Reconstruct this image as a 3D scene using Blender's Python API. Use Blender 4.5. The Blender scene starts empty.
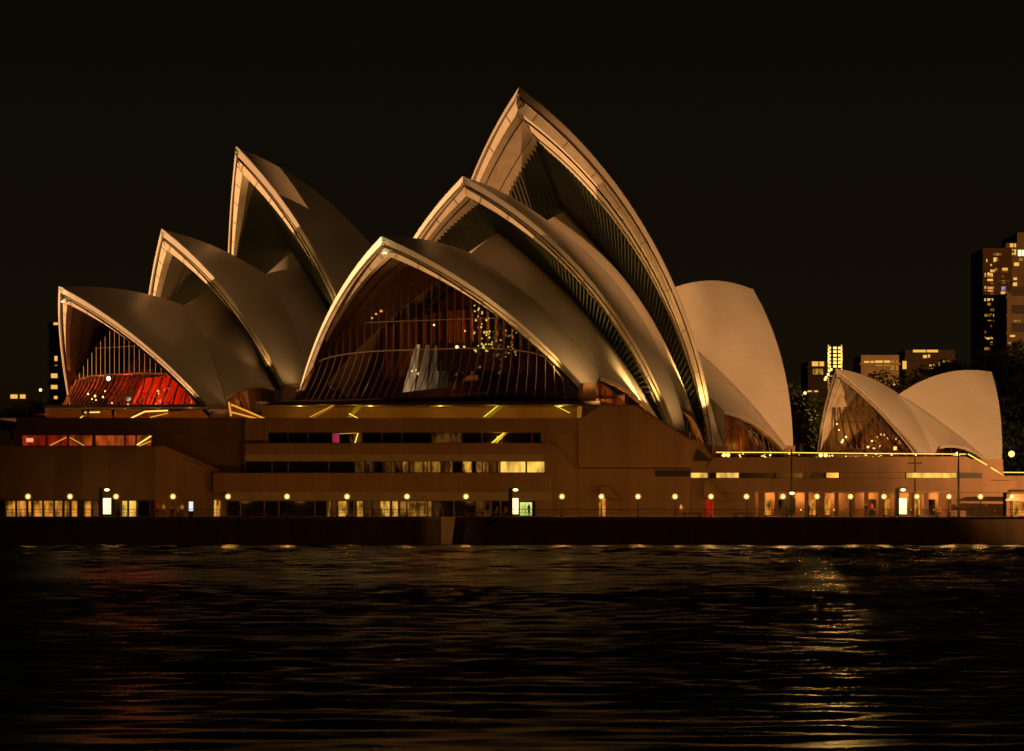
import bpy, bmesh, math, random
import numpy as np
from mathutils import Vector, Matrix
random.seed(7); rng = np.random.default_rng(7)
SC = bpy.context.scene; COL = SC.collection
# ------------------------------------------------------------------ camera
F_PX, HOR, CAM_H = 4080.0, 500.0, 5.85
cam = bpy.data.cameras.new('camera'); cam_o = bpy.data.objects.new('camera', cam); COL.objects.link(cam_o)
cam_o.location = (0, 0, CAM_H); cam_o.rotation_euler = (math.radians(90), 0, 0)
cam.sensor_fit = 'HORIZONTAL'; cam.sensor_width = 36.0; cam.lens = 36.0 * F_PX / 1024.0
cam.shift_y = (HOR - 375.5) / 1024.0
cam.clip_start = 1.0; cam.clip_end = 30000.0
SC.camera = cam_o
SC.view_settings.view_transform = 'Standard'; SC.view_settings.look = 'None'
SC.view_settings.exposure = 0.0; SC.view_settings.gamma = 1.0; SC.view_settings.use_curve_mapping = False
SC.render.engine = 'CYCLES'
try:
    SC.cycles.use_denoising = True; SC.cycles.max_bounces = 6; SC.cycles.transparent_max_bounces = 24
    SC.cycles.sample_clamp_indirect = 3.0; SC.cycles.caustics_reflective = False; SC.cycles.caustics_refractive = False
except Exception: pass
# ------------------------------------------------------------------ night sky
W = bpy.data.worlds.new('World'); SC.world = W; W.use_nodes = True
wn = W.node_tree; wn.nodes.clear()
wo = wn.nodes.new('ShaderNodeOutputWorld'); wb = wn.nodes.new('ShaderNodeBackground')
tc = wn.nodes.new('ShaderNodeTexCoord'); sx = wn.nodes.new('ShaderNodeSeparateXYZ'); cr = wn.nodes.new('ShaderNodeValToRGB')
wn.links.new(tc.outputs['Generated'], sx.inputs[0]); wn.links.new(sx.outputs['Z'], cr.inputs[0])
cr.color_ramp.elements[0].position = 0.0; cr.color_ramp.elements[0].color = (0.0078, 0.0050, 0.0018, 1)
cr.color_ramp.elements[1].position = 0.14; cr.color_ramp.elements[1].color = (0.0031, 0.0026, 0.0015, 1)
wn.links.new(cr.outputs[0], wb.inputs['Color']); wb.inputs['Strength'].default_value = 1.0
wn.links.new(wb.outputs[0], wo.inputs['Surface'])
# ------------------------------------------------------------------ floodlights on the quays round the building, and added spots
def spot(name, loc, aim, power, color, angle, size=1.0, blend=0.5):
    l = bpy.data.lights.new(name, 'SPOT'); l.energy = power; l.color = color
    l.spot_size = math.radians(angle); l.spot_blend = blend; l.shadow_soft_size = size
    o = bpy.data.objects.new(name, l); COL.objects.link(o); o.location = loc
    o.rotation_euler = (Vector(aim) - Vector(loc)).to_track_quat('-Z', 'Y').to_euler(); return o
WARM = (1.0, 0.46, 0.165); WARM2 = (1.0, 0.40, 0.10)
# south-west quay, high mast: south shells, restaurant, ridge of the far hall
spot('quay_flood_or_fill', (185, 215, 34), (66, 622, 24), 7.8e6, WARM, 13.5, 0.8, 0.8)
# unseen spot added beside the camera: weak fill of the long side
spot('quay_flood_or_fill', (90, 40, 10), (8, 585, 16), 0.20e6, (1, .38, .05), 24, 2.0, 0.8)
# floodlights to the north that catch the rib faces of every mouth
spot('quay_flood_or_fill', (-330, 665, 6), (-5, 605, 42), 8.5e6, (1.0, 0.50, 0.20), 32, 1.0, 0.7)
# unseen spot added on the south-west quay: ridge of the tallest far shell
spot('quay_flood_or_fill', (300, 260, 27), (-22, 662, 51), 5.5e6, WARM, 6.8, 0.5, 0.5)
# street light spilling over the towers behind the garden
spot('street_glow', (170, 700, 60), (135, 1150, 60), 1.9e6, WARM2, 60, 3.0, 1.0)
# ------------------------------------------------------------------ materials
MATS = {}
def mat(name, color, rough=0.6, spec=0.4, metal=0.0, noise=0.0, nscale=1.0, bump=0.0, emit=None, estr=0.0):
    m = bpy.data.materials.new(name); m.use_nodes = True; nt = m.node_tree; b = nt.nodes['Principled BSDF']
    b.inputs['Base Color'].default_value = (*color, 1); b.inputs['Roughness'].default_value = rough
    b.inputs['Specular IOR Level'].default_value = spec; b.inputs['Metallic'].default_value = metal
    if noise or bump:
        t = nt.nodes.new('ShaderNodeTexCoord'); n = nt.nodes.new('ShaderNodeTexNoise'); n.inputs['Scale'].default_value = nscale
        n.inputs['Detail'].default_value = 6; nt.links.new(t.outputs['Object'], n.inputs['Vector'])
        if noise:
            r = nt.nodes.new('ShaderNodeValToRGB'); r.color_ramp.elements[0].position = .3; r.color_ramp.elements[1].position = .7
            r.color_ramp.elements[0].color = (*[c * (1 - noise) for c in color], 1); r.color_ramp.elements[1].color = (*[min(1, c * (1 + noise)) for c in color], 1)
            nt.links.new(n.outputs['Fac'], r.inputs[0]); nt.links.new(r.outputs[0], b.inputs['Base Color'])
        if bump:
            bp = nt.nodes.new('ShaderNodeBump'); bp.inputs['Strength'].default_value = bump
            nt.links.new(n.outputs['Fac'], bp.inputs['Height']); nt.links.new(bp.outputs[0], b.inputs['Normal'])
    if emit:
        b.inputs['Emission Color'].default_value = (*emit, 1); b.inputs['Emission Strength'].default_value = estr
    MATS[name] = m; return m
def panel_mat(name, color, pitch, axis='X', rough=0.75, depth=0.35, noise=0.15, width=.04, amount=.18):
    """precast panels: noise mottling and thin vertical joints every `pitch` metres"""
    m = mat(name, color, rough, 0.3); nt = m.node_tree; b = nt.nodes['Principled BSDF']
    t = nt.nodes.new('ShaderNodeTexCoord'); s = nt.nodes.new('ShaderNodeSeparateXYZ'); nt.links.new(t.outputs['Object'], s.inputs[0])
    d = nt.nodes.new('ShaderNodeMath'); d.operation = 'DIVIDE'; d.inputs[1].default_value = pitch; nt.links.new(s.outputs[axis], d.inputs[0])
    fr = nt.nodes.new('ShaderNodeMath'); fr.operation = 'FRACT'; nt.links.new(d.outputs[0], fr.inputs[0])
    lt = nt.nodes.new('ShaderNodeMath'); lt.operation = 'LESS_THAN'; lt.inputs[1].default_value = width; nt.links.new(fr.outputs[0], lt.inputs[0])
    fl = nt.nodes.new('ShaderNodeMath'); fl.operation = 'FLOOR'; nt.links.new(d.outputs[0], fl.inputs[0])
    wn_ = nt.nodes.new('ShaderNodeTexWhiteNoise'); wn_.noise_dimensions = '1D'; nt.links.new(fl.outputs[0], wn_.inputs['W'])
    n = nt.nodes.new('ShaderNodeTexNoise'); n.inputs['Scale'].default_value = .35; n.inputs['Detail'].default_value = 8
    mp = nt.nodes.new('ShaderNodeMapping'); mp.inputs['Scale'].default_value = (1, 1, .35); nt.links.new(t.outputs['Object'], mp.inputs[0]); nt.links.new(mp.outputs[0], n.inputs['Vector'])
    a = nt.nodes.new('ShaderNodeMath'); a.operation = 'MULTIPLY_ADD'; a.inputs[1].default_value = .25; nt.links.new(wn_.outputs['Value'], a.inputs[0]); nt.links.new(n.outputs['Fac'], a.inputs[2])
    r = nt.nodes.new('ShaderNodeValToRGB'); r.color_ramp.elements[0].position = .35; r.color_ramp.elements[1].position = .85
    r.color_ramp.elements[0].color = (*[c * (1 - noise) for c in color], 1); r.color_ramp.elements[1].color = (*[c * (1 + noise) for c in color], 1)
    nt.links.new(a.outputs[0], r.inputs[0])
    mx = nt.nodes.new('ShaderNodeMixRGB'); mx.inputs[2].default_value = (*[c * (1 - amount) for c in color], 1)
    nt.links.new(lt.outputs[0], mx.inputs[0]); nt.links.new(r.outputs[0], mx.inputs[1]); nt.links.new(mx.outputs[0], b.inputs['Base Color'])
    return m
def glow(name, color, strength, streak=None, lo=.35):
    """an emitting pane or lamp; streak = metres of horizontal variation (curtains, furniture behind a lit window)"""
    m = bpy.data.materials.new(name); m.use_nodes = True; nt = m.node_tree; nt.nodes.clear()
    o = nt.nodes.new('ShaderNodeOutputMaterial'); e = nt.nodes.new('ShaderNodeEmission'); nt.links.new(e.outputs[0], o.inputs[0])
    e.inputs['Color'].default_value = (*color, 1); e.inputs['Strength'].default_value = strength
    if streak:
        g = nt.nodes.new('ShaderNodeNewGeometry'); mp = nt.nodes.new('ShaderNodeMapping'); mp.inputs['Scale'].default_value = (1 / streak, 1 / streak, .35 / streak)
        n = nt.nodes.new('ShaderNodeTexNoise'); n.inputs['Scale'].default_value = 1; n.inputs['Detail'].default_value = 3
        nt.links.new(g.outputs['Position'], mp.inputs[0]); nt.links.new(mp.outputs[0], n.inputs['Vector'])
        r = nt.nodes.new('ShaderNodeMapRange'); r.inputs['From Min'].default_value = .35; r.inputs['From Max'].default_value = .65
        r.inputs['To Min'].default_value = strength * lo; r.inputs['To Max'].default_value = strength * 1.3
        nt.links.new(n.outputs['Fac'], r.inputs[0]); nt.links.new(r.outputs[0], e.inputs['Strength'])
    MATS[name] = m; return m
def glass(name, tint, gloss=.14, rough=.03):
    m = bpy.data.materials.new(name); m.use_nodes = True; nt = m.node_tree; nt.nodes.clear()
    o = nt.nodes.new('ShaderNodeOutputMaterial'); mx = nt.nodes.new('ShaderNodeMixShader'); t = nt.nodes.new('ShaderNodeBsdfTransparent'); g = nt.nodes.new('ShaderNodeBsdfGlossy')
    t.inputs[0].default_value = (*tint, 1); g.inputs['Roughness'].default_value = rough; g.inputs['Color'].default_value = (.9, .85, .8, 1)
    lw = nt.nodes.new('ShaderNodeFresnel'); lw.inputs['IOR'].default_value = 1.5
    ad = nt.nodes.new('ShaderNodeMath'); ad.operation = 'ADD'; ad.inputs[1].default_value = gloss - .04; ad.use_clamp = True; nt.links.new(lw.outputs[0], ad.inputs[0])
    nt.links.new(ad.outputs[0], mx.inputs[0]); nt.links.new(t.outputs[0], mx.inputs[1]); nt.links.new(g.outputs[0], mx.inputs[2]); nt.links.new(mx.outputs[0], o.inputs[0])
    MATS[name] = m; return m
def tile_mat():
    m = mat('glazed_tile', (.62, .58, .50), .34, .4); nt = m.node_tree; b = nt.nodes['Principled BSDF']
    uv = nt.nodes.new('ShaderNodeUVMap'); s = nt.nodes.new('ShaderNodeSeparateXYZ'); nt.links.new(uv.outputs[0], s.inputs[0])
    def line(sock, pitch, w):
        d = nt.nodes.new('ShaderNodeMath'); d.operation = 'MULTIPLY'; d.inputs[1].default_value = pitch; nt.links.new(sock, d.inputs[0])
        f = nt.nodes.new('ShaderNodeMath'); f.operation = 'FRACT'; nt.links.new(d.outputs[0], f.inputs[0])
        l = nt.nodes.new('ShaderNodeMath'); l.operation = 'LESS_THAN'; l.inputs[1].default_value = w; nt.links.new(f.outputs[0], l.inputs[0]); return l.outputs[0]
    a = line(s.outputs['X'], 1, .06); c = line(s.outputs['Y'], 1, .05)
    mxm = nt.nodes.new('ShaderNodeMath'); mxm.operation = 'MAXIMUM'; nt.links.new(a, mxm.inputs[0]); nt.links.new(c, mxm.inputs[1])
    t = nt.nodes.new('ShaderNodeTexCoord'); n = nt.nodes.new('ShaderNodeTexNoise'); n.inputs['Scale'].default_value = .12; n.inputs['Detail'].default_value = 7
    nt.links.new(t.outputs['Object'], n.inputs['Vector'])
    r = nt.nodes.new('ShaderNodeValToRGB'); r.color_ramp.elements[0].position = .3; r.color_ramp.elements[1].position = .7
    r.color_ramp.elements[0].color = (.54, .49, .41, 1); r.color_ramp.elements[1].color = (.66, .62, .54, 1); nt.links.new(n.outputs['Fac'], r.inputs[0])
    mx = nt.nodes.new('ShaderNodeMixRGB'); mx.inputs[2].default_value = (.55, .51, .44, 1); nt.links.new(mxm.outputs[0], mx.inputs[0]); nt.links.new(r.outputs[0], mx.inputs[1])
    nt.links.new(mx.outputs[0], b.inputs['Base Color'])
    return m
TILE = tile_mat()
CONC = mat('rib_concrete', (.50, .43, .34), .7, .3, noise=.12, nscale=.6)
UNDER = mat('shaded_soffit', (.055, .032, .013), .6, .4, noise=.25, nscale=1.2); DARKC = mat('dark_joint', (.06, .045, .03), .8, .2); JOINT = mat('panel_joint', (.22, .18, .13), .8, .2)  # soffit: concrete undersides darkened to carry the shade inside the deep mouths
BRONZE = mat('bronze_louvre', (.022, .026, .010), .5, .35, metal=.2)
STEEL = mat('pale_mullion', (.19, .145, .095), .4, .5, metal=.3); BRONZE_D = mat('bronze_mullion', (.16, .10, .05), .35, .5, metal=.6)
GRAN = panel_mat('granite_panel', (.33, .20, .115), 1.22)
GRAN2 = panel_mat('granite_spandrel', (.32, .19, .105), 2.44, width=.02, amount=.4)
SOFF = mat('concrete_soffit', (.42, .33, .22), .7, .3, noise=.12, nscale=.5)
PAVE = mat('granite_paving', (.24, .17, .12), .75, .3, noise=.2, nscale=.4)
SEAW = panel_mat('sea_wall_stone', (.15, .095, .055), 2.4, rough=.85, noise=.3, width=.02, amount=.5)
WOOD = panel_mat('birch_panel', (.26, .13, .055), .9, axis='Y', rough=.5, noise=.2, width=.25, amount=.7)
REDC = mat('red_carpet', (.78, .10, .05), .8, .2, noise=.2, nscale=.5)
DARKW = mat('dark_room', (.02, .014, .01), .5, .4)
BLACKM = mat('dark_metal', (.02, .018, .015), .45, .5, metal=.5)
G_BR = glass('bronze_glass', (.62, .43, .24), .10)
G_DK = glass('smoked_glass', (.30, .20, .11), .16)
G_RED = glass('rose_glass', (.80, .42, .26), .10)
LAMP = glow('globe_light', (1, .66, .2), 4.5)
SIGNW = glow('sign_light', (1, .76, .33), 2.4)
HAND = glow('handrail_light', (1, .66, .10), 1.5)
HANDO = glow('amber_light', (1, .40, .03), .85)
WIN = glow('lit_room', (1, .37, .04), .62, streak=.55, lo=.12)
WINY = glow('lit_office', (1, .50, .06), .62, streak=.5, lo=.10)
WINB = glow('bright_room', (1, .56, .09), .95, streak=1.0, lo=.45)
WINR = glow('red_room', (1, .15, .018), .34, streak=1.1, lo=.15)
WIND = glow('dim_room', (1, .36, .05), .07, streak=.7, lo=.05)
WINL = glow('low_office', (1, .42, .05), .26, streak=.5, lo=.1)
WINH = glow('office_or_lit_mullion', (1, .60, .11), .95, streak=.5, lo=.3)
WINW = glow('screen_white', (.85, .9, 1), 1.0)
CITY = glow('flat_window', (1, .52, .09), .95)
CITYD = glow('flat_window_dim', (1, .45, .07), .34)
SMALL = glow('tiny_lamp', (1, .60, .15), 2.4)
REDL = glow('red_light', (1, .05, .012), .30, streak=1.2, lo=.3)
# ------------------------------------------------------------------ helpers
class MB:
    def __init__(s): s.v = []; s.f = []; s.mi = []; s.uv = {}
    def face(s, pts, m=0):
        i = len(s.v); s.v += [tuple(p) for p in pts]; s.f.append(tuple(range(i, i + len(pts)))); s.mi.append(m)
    def grid(s, G, m=0, flip=False, uv=None):
        n, k = G.shape[:2]; i0 = len(s.v); s.v += [tuple(p) for p in G.reshape(-1, 3)]
        if uv is not None:
            for q, c in enumerate(uv.reshape(-1, 2)): s.uv[i0 + q] = tuple(c)
        for a in range(n - 1):
            for b in range(k - 1):
                q = (i0 + a * k + b, i0 + a * k + b + 1, i0 + (a + 1) * k + b + 1, i0 + (a + 1) * k + b)
                s.f.append(q[::-1] if flip else q); s.mi.append(m)
    def box(s, x0, x1, y0, y1, z0, z1, m=0):
        p = [(x, y, z) for z in (z0, z1) for y in (y0, y1) for x in (x0, x1)]; i = len(s.v); s.v += p
        for f in ((0, 2, 3, 1), (4, 5, 7, 6), (0, 1, 5, 4), (2, 6, 7, 3), (0, 4, 6, 2), (1, 3, 7, 5)):
            s.f.append(tuple(i + q for q in f)); s.mi.append(m)
    def prism(s, poly, y0, y1, m=0, slope=None):
        """polygon in x,z (counter-clockwise seen from the camera side) pushed from y0 back to y1"""
        n = len(poly); i = len(s.v)
        s.v += [(x, y0, z) for x, z in poly] + [(x, y1, z) for x, z in poly]
        s.f.append(tuple(range(i, i + n))); s.mi.append(m)
        s.f.append(tuple(range(i + 2 * n - 1, i + n - 1, -1))); s.mi.append(m)
        for a in range(n):
            b = (a + 1) % n; s.f.append((i + a, i + n + a, i + n + b, i + b)); s.mi.append(m)
    def tube(s, path, r, n=8, m=0):
        path = [Vector(p) for p in path]; rings = []
        for k, p in enumerate(path):
            t = (path[min(k + 1, len(path) - 1)] - path[max(k - 1, 0)]).normalized()
            u = t.cross(Vector((0, 0, 1)) if abs(t.z) < .95 else Vector((1, 0, 0))).normalized(); w = t.cross(u)
            rr = r[k] if isinstance(r, (list, tuple)) else r
            i = len(s.v); s.v += [tuple(p + (u * math.cos(2 * math.pi * q / n) + w * math.sin(2 * math.pi * q / n)) * rr) for q in range(n)]; rings.append(i)
        for a, b in zip(rings, rings[1:]):
            for q in range(n): s.f.append((a + q, a + (q + 1) % n, b + (q + 1) % n, b + q)); s.mi.append(m)
        s.f.append(tuple(rings[0] + q for q in range(n))[::-1]); s.mi.append(m); s.f.append(tuple(rings[-1] + q for q in range(n))); s.mi.append(m)
    def ball(s, c, r, n=12, k=8, m=0, sz=1.0):
        G = np.zeros((k + 1, n + 1, 3))
        for a in range(k + 1):
            for b in range(n + 1):
                th, ph = math.pi * a / k, 2 * math.pi * b / n
                G[a, b] = (c[0] + r * math.sin(th) * math.cos(ph), c[1] + r * math.sin(th) * math.sin(ph), c[2] + r * sz * math.cos(th))
        s.grid(G, m)
    def build(s, name, mats, parent=None, smooth=False, merge=False):
        me = bpy.data.meshes.new(name); me.from_pydata(s.v, [], s.f)
        for m in (mats if isinstance(mats, (list, tuple)) else [mats]): me.materials.append(m)
        me.polygons.foreach_set('material_index', s.mi)
        if s.uv:
            l = me.uv_layers.new(name='UVMap'); vi = np.zeros(len(me.loops), int); me.loops.foreach_get('vertex_index', vi)
            arr = np.zeros((len(s.v), 2))
            for k, c in s.uv.items(): arr[k] = c
            l.data.foreach_set('uv', arr[vi].astype(np.float32).ravel())
        if merge:
            b = bmesh.new(); b.from_mesh(me); bmesh.ops.remove_doubles(b, verts=b.verts, dist=.002); bmesh.ops.recalc_face_normals(b, faces=b.faces); b.to_mesh(me); b.free()
        if smooth: me.polygons.foreach_set('use_smooth', [True] * len(me.polygons))
        o = bpy.data.objects.new(name, me); COL.objects.link(o)
        if parent: o.parent = parent
        return o
def tag(o, label=None, cat=None, group=None, kind=None):
    for k, v in (('label', label), ('category', cat), ('group', group), ('kind', kind)):
        if v: o[k] = v
    return o
def empty(name, loc, label, cat, rz=0, group=None):
    o = bpy.data.objects.new(name, None); COL.objects.link(o); o.location = loc; o.rotation_euler = (0, 0, rz); return tag(o, label, cat, group)
def copy_tree(o, parent=None):
    c = o.copy(); COL.objects.link(c); c.parent = parent
    for ch in [x for x in COL.objects if x.parent == o]: copy_tree(ch, c)
    return c
def X(px, Y): return (px - 512.0) / F_PX * Y
def Z(py, Y): return CAM_H + (HOR - py) / F_PX * Y
A = np.array
# ------------------------------------------------------------------ vaulted halls
def slerp(P, Q, C, t):
    a, b = P - C, Q - C; la, lb = np.linalg.norm(a), np.linalg.norm(b); ua, ub = a / la, b / lb
    w = math.acos(max(-1, min(1, float(ua @ ub)))); t = np.asarray(t)[:, None]
    if w < 1e-5: return P + t * (Q - P)
    return C + (np.sin((1 - t) * w) * ua + np.sin(t * w) * ub) / math.sin(w) * ((1 - t) * la + t * lb)
MIR = A([1, -1, 1.])
class Hall:
    def __init__(s, name, origin, a, label, cat):
        a = math.radians(a); s.o = A([origin[0], origin[1], 0.]); s.d = A([-math.cos(a), -math.sin(a), 0]); s.n = A([math.sin(a), -math.cos(a), 0])
        s.root = empty(name, tuple(s.o), label, cat, math.pi + a)
    def loc(s, P): P = A(P, ) - s.o; return A([P @ s.d, P @ s.n, P[2]])
    def on(s, px, py, v):
        r = A([(px - 512) / F_PX, 1, (HOR - py) / F_PX]); O = A([0, 0, CAM_H]); t = (v - (O - s.o) @ s.n) / (r @ s.n); return s.loc(O + t * r)
class Vault:
    """one pair of mirrored spherical half shells; T tip, F near foot, C sphere centre, L ridge length, s +1 opens north, -1 south"""
    def __init__(s, hall, T, F, C, L, sgn=1, h=0.0, foot=2.6, rimw=2.4, NT=40, NS=24, thick=1.3, deep=False):
        T, F, C = A(T, dtype=float), A(F, dtype=float), A(C, dtype=float)
        s.hall, s.T, s.F, s.sgn = hall, T, F, sgn; s.Carc = C; R = np.linalg.norm(T - C)
        N = np.cross(T - C, F - C); N /= np.linalg.norm(N)
        if N[0] * sgn < 0: N = -N
        s.C = C + h * N; s.R = np.linalg.norm(T - s.C)
        s.t = np.linspace(0, 1, NT); s.rim = slerp(T, F, C, s.t)
        r = math.sqrt(s.R ** 2 - s.C[1] ** 2); a0 = math.atan2(T[2] - s.C[2], (T[0] - s.C[0]) * sgn)
        s.ridge = lambda l: A([s.C[0] + sgn * r * math.cos(a0 + l / r), 0, s.C[2] + r * math.sin(a0 + l / r)])
        s.L = L; s.B = s.ridge(L); s.F2 = F + A([-foot * sgn, 0, -.2]); s.rear = slerp(s.B, s.F2, s.C, s.t)
        G = np.zeros((NT, NS, 3)); UV = np.zeros((NT, NS, 2))
        for k, q in enumerate(np.linspace(0, 1, NS)):
            c = s.rim if k == 0 else slerp(s.ridge(q * L), F + q * (s.F2 - F), s.C, s.t)
            if k and h:
                c = c + (1 - q) ** 3 * 0
            G[:, k] = c; UV[:, k, 0] = q * L / 2.2; UV[:, k, 1] = s.t * np.linalg.norm(T - F) / 3.2
        s.G = G
        mb = MB(); inn = s.C + (G - s.C) * ((s.R - thick) / s.R)
        inn[:, :, 1] = np.maximum(inn[:, :, 1], 0.0)
        for side in (1, -1):
            m = A([1, side, 1.]); fl = (side * sgn) < 0
            mb.grid(G * m, 0, fl, UV); mb.grid(inn * m, 1, not fl)
            e = np.stack([G[:, -1], inn[:, -1]], 1) * m; mb.grid(e, 1, fl)
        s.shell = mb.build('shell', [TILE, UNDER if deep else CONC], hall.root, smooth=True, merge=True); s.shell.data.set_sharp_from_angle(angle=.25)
        # rim: stepped precast rib faces along the mouth edge
        rb = MB(); C0 = s.C; tang = np.gradient(s.rim, axis=0); tang /= np.linalg.norm(tang, axis=1)[:, None]
        rad = (s.rim - C0); rad /= np.linalg.norm(rad, axis=1)[:, None]
        out = np.cross(rad, tang); out /= np.linalg.norm(out, axis=1)[:, None]
        if out[len(out) // 2][0] * sgn < 0: out = -out
        wv = (rimw * (1 - .68 * s.t ** .85))[:, None]
        prof = [(0, 0), (0.06, .0), (-.08, .0), (-.34, .0), (-.40, -.28), (-.46, -.28), (-.52, -.06), (-1.06, -.30), (-1.09, -.80), (-1.10, -.95), (-1.18, -.95), (-1.20, -.80), (-1.30, -1.5), (-1.32, -1.9), (-1.40, -1.9), (-1.46, -2.8)]
        mi = [1, 1, 1, 1, 2, 0, 0, 0, 2, 2, 2, 0, 0, 2, 0]
        pts = [s.rim + rad * a * wv + out * b * wv for a, b in prof]
        for p in pts: p[:, 1] = np.maximum(p[:, 1], 0.002)
        for side in (1, -1):
            m = A([1, side, 1.])
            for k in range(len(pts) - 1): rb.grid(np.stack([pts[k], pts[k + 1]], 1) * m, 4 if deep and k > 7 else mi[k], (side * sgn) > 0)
        # joints between rib segments
        for tj in np.linspace(.08, .94, 9):
            q = int(tj * (NT - 1)); w = float(wv[q])
            for side in (1, -1):
                m = A([1, side, 1.]); p = s.rim[q]; tg = tang[q] * .07
                a = p + rad[q] * -.53 * w + out[q] * -.04 * w; b = p + rad[q] * -1.05 * w + out[q] * -.27 * w
                rb.face([(a - tg) * m, (a + tg) * m, (b + tg) * m, (b - tg) * m], 3)
        s.rimo = rb.build('rim', [CONC, TILE, DARKC, JOINT, UNDER], s.shell, smooth=False, merge=True)
        s.out, s.rad, s.wv = out, rad, wv
        # pedestals
        for side in (1, -1):
            pb = MB(); f = F * MIR if side < 0 else F; f2 = s.F2 * MIR if side < 0 else s.F2; d = -sgn
            z0 = F[2] - 5
            a = [(f[0] + .1 * sgn, f[1] - .5), (f[0] + .1 * sgn, f[1] + .3), (f2[0], f2[1] + .3), (f2[0], f2[1] - .5)]
            i = [(x, y, F[2] + .2) for x, y in a]; j = [(x + (.5 * sgn if q < 2 else -.5 * sgn), y, z0) for q, (x, y) in enumerate(a)]
            pb.face(i); pb.face(j[::-1])
            for q in range(4): pb.face([i[q], j[q], j[(q + 1) % 4], i[(q + 1) % 4]])
            pb.build('pedestal', GRAN2, hall.root, merge=True)
def side_vault(v0, P, D_foot, S_foot, bow=2.2, bulge=1.2, name='side_shell', skirt=3.0, back=None, glassm=None, drop=None, sag=1.0):
    """infill shell behind vault v0: from its rear edge S to the arch D (ridge point P to D_foot); return face and glass below"""
    h = v0.hall; t = v0.t; n = len(t); P, D_foot, S_foot = A(P, dtype=float), A(D_foot, dtype=float), A(S_foot, dtype=float)
    # rear edge pulled slightly inside
    B = v0.B + A([0, 0, -.35]); S = slerp(B, S_foot, v0.C, t)
    Cd = v0.C if back is None else back
    D = slerp(P, D_foot, Cd, t) if back is not None else P + t[:, None] * (D_foot - P) + bow * (4 * t * (1 - t))[:, None] * A([0, .7, .7])
    K = 12; G = np.zeros((n, K, 3)); UV = np.zeros((n, K, 2))
    for k, q in enumerate(np.linspace(0, 1, K)):
        c = S + q * (D - S); nn = c - v0.C; nn /= np.linalg.norm(nn, axis=1)[:, None]
        c = c + nn * (bulge * 4 * q * (1 - q)) * np.sin(np.pi * np.clip(t * .9 + .05, 0, 1))[:, None]
        c[:, 2] += (sag * 4 * q * (1 - q)) * (t ** 6); c[:, 1] = np.maximum(c[:, 1], 0)
        G[:, k] = c; UV[:, k, 0] = q * 6; UV[:, k, 1] = t * 14
    mb = MB()
    for sd in (1, -1):
        m = A([1, sd, 1.]); fl = sd * v0.sgn < 0
        mb.grid(G * m, 0, fl, UV); mb.grid(np.stack([v0.rear, S], 1) * m, 0, fl, np.stack([np.stack([t * 0, t * 14], 1), np.stack([t * 0 + 1, t * 14], 1)], 1))
    o = mb.build(name, [TILE], h.root, smooth=True)
    e = G[-1]; d = G[:, -1]; zb = (min(S_foot[2], D_foot[2]) - skirt) if drop is None else drop; eg = e + A([0, -.4, -.4])
    for sd in (1, -1):
        m = A([1, sd, 1.]); lip = MB()
        lip.grid(np.concatenate([np.stack([e + A([0, .12, 0]), e + A([0, .12, -.45]), e + A([0, -.5, -.45])], 1)], 0) * m, 0); lip.build('edge_beam', CONC, o)
        lip = MB(); lip.grid(np.stack([d, d + (v0.C - d) * .012], 1) * m, 0); lip.build('edge_rib', CONC, o)
        gb = MB(); low = eg.copy(); low[:, 2] = zb; low[:, 1] += 1.2; gb.grid(np.stack([eg, low], 1) * m, 0); gw = gb.build('glass_wall', glassm or G_BR, h.root)
        for q in np.linspace(0, K - 1, 7):
            fb = MB(); p = eg[int(q)]; fb.tube([tuple(p * m), (p[0], (p[1] + 1.2) * sd, zb)], .07, 5); fb.build('mullion', BRONZE_D, gw)
        s_ = MB(); s_.grid(np.stack([A([eg[:, 0], eg[:, 1] - 3.5, eg[:, 2] + 1]).T, A([eg[:, 0], eg[:, 1] - 3.5, eg[:, 2] * 0 + zb]).T], 1) * m, 0); s_.build('foyer_wall', WOOD, h.root)
    return D
def louvre(v1, D, setback=3.2, name='louvre_wall', m=None):
    """bronze louvre wall hanging from the underside of vault v1 down to the arch D"""
    t = np.linspace(0, 1, len(D)); NS = v1.G.shape[1]; k = max(1, int(round(setback / v1.L * (NS - 1))))
    top = v1.C + (v1.G[:, k] - v1.C) * ((v1.R - 1.2) / v1.R); top[:, 1] = np.maximum(top[:, 1], 0)
    n = 110; ts = np.linspace(0, 1, n + 1)
    def ev(c, x): return A([np.interp(x, t, c[:, q]) for q in range(3)])
    for sd in (1, -1):
        M = A([1, sd, 1.]); mb = MB()
        for q in range(n):
            a0, a1 = ev(top, ts[q]), ev(top, ts[q + 1]); b0, b1 = ev(D, ts[q]), ev(D, ts[q + 1])
            f = A([.42 * v1.sgn, 0, 0]) if q % 2 else A([0, 0, 0]); g = A([0, 0, 0]) if q % 2 else A([.42 * v1.sgn, 0, 0])
            mb.face([p * M for p in (a0 + f, a1 + f * 0 + g * 1, b1 + g * 1, b0 + f)][::sd])
        mb.build(name, m or BRONZE, v1.hall.root, merge=True)
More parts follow.
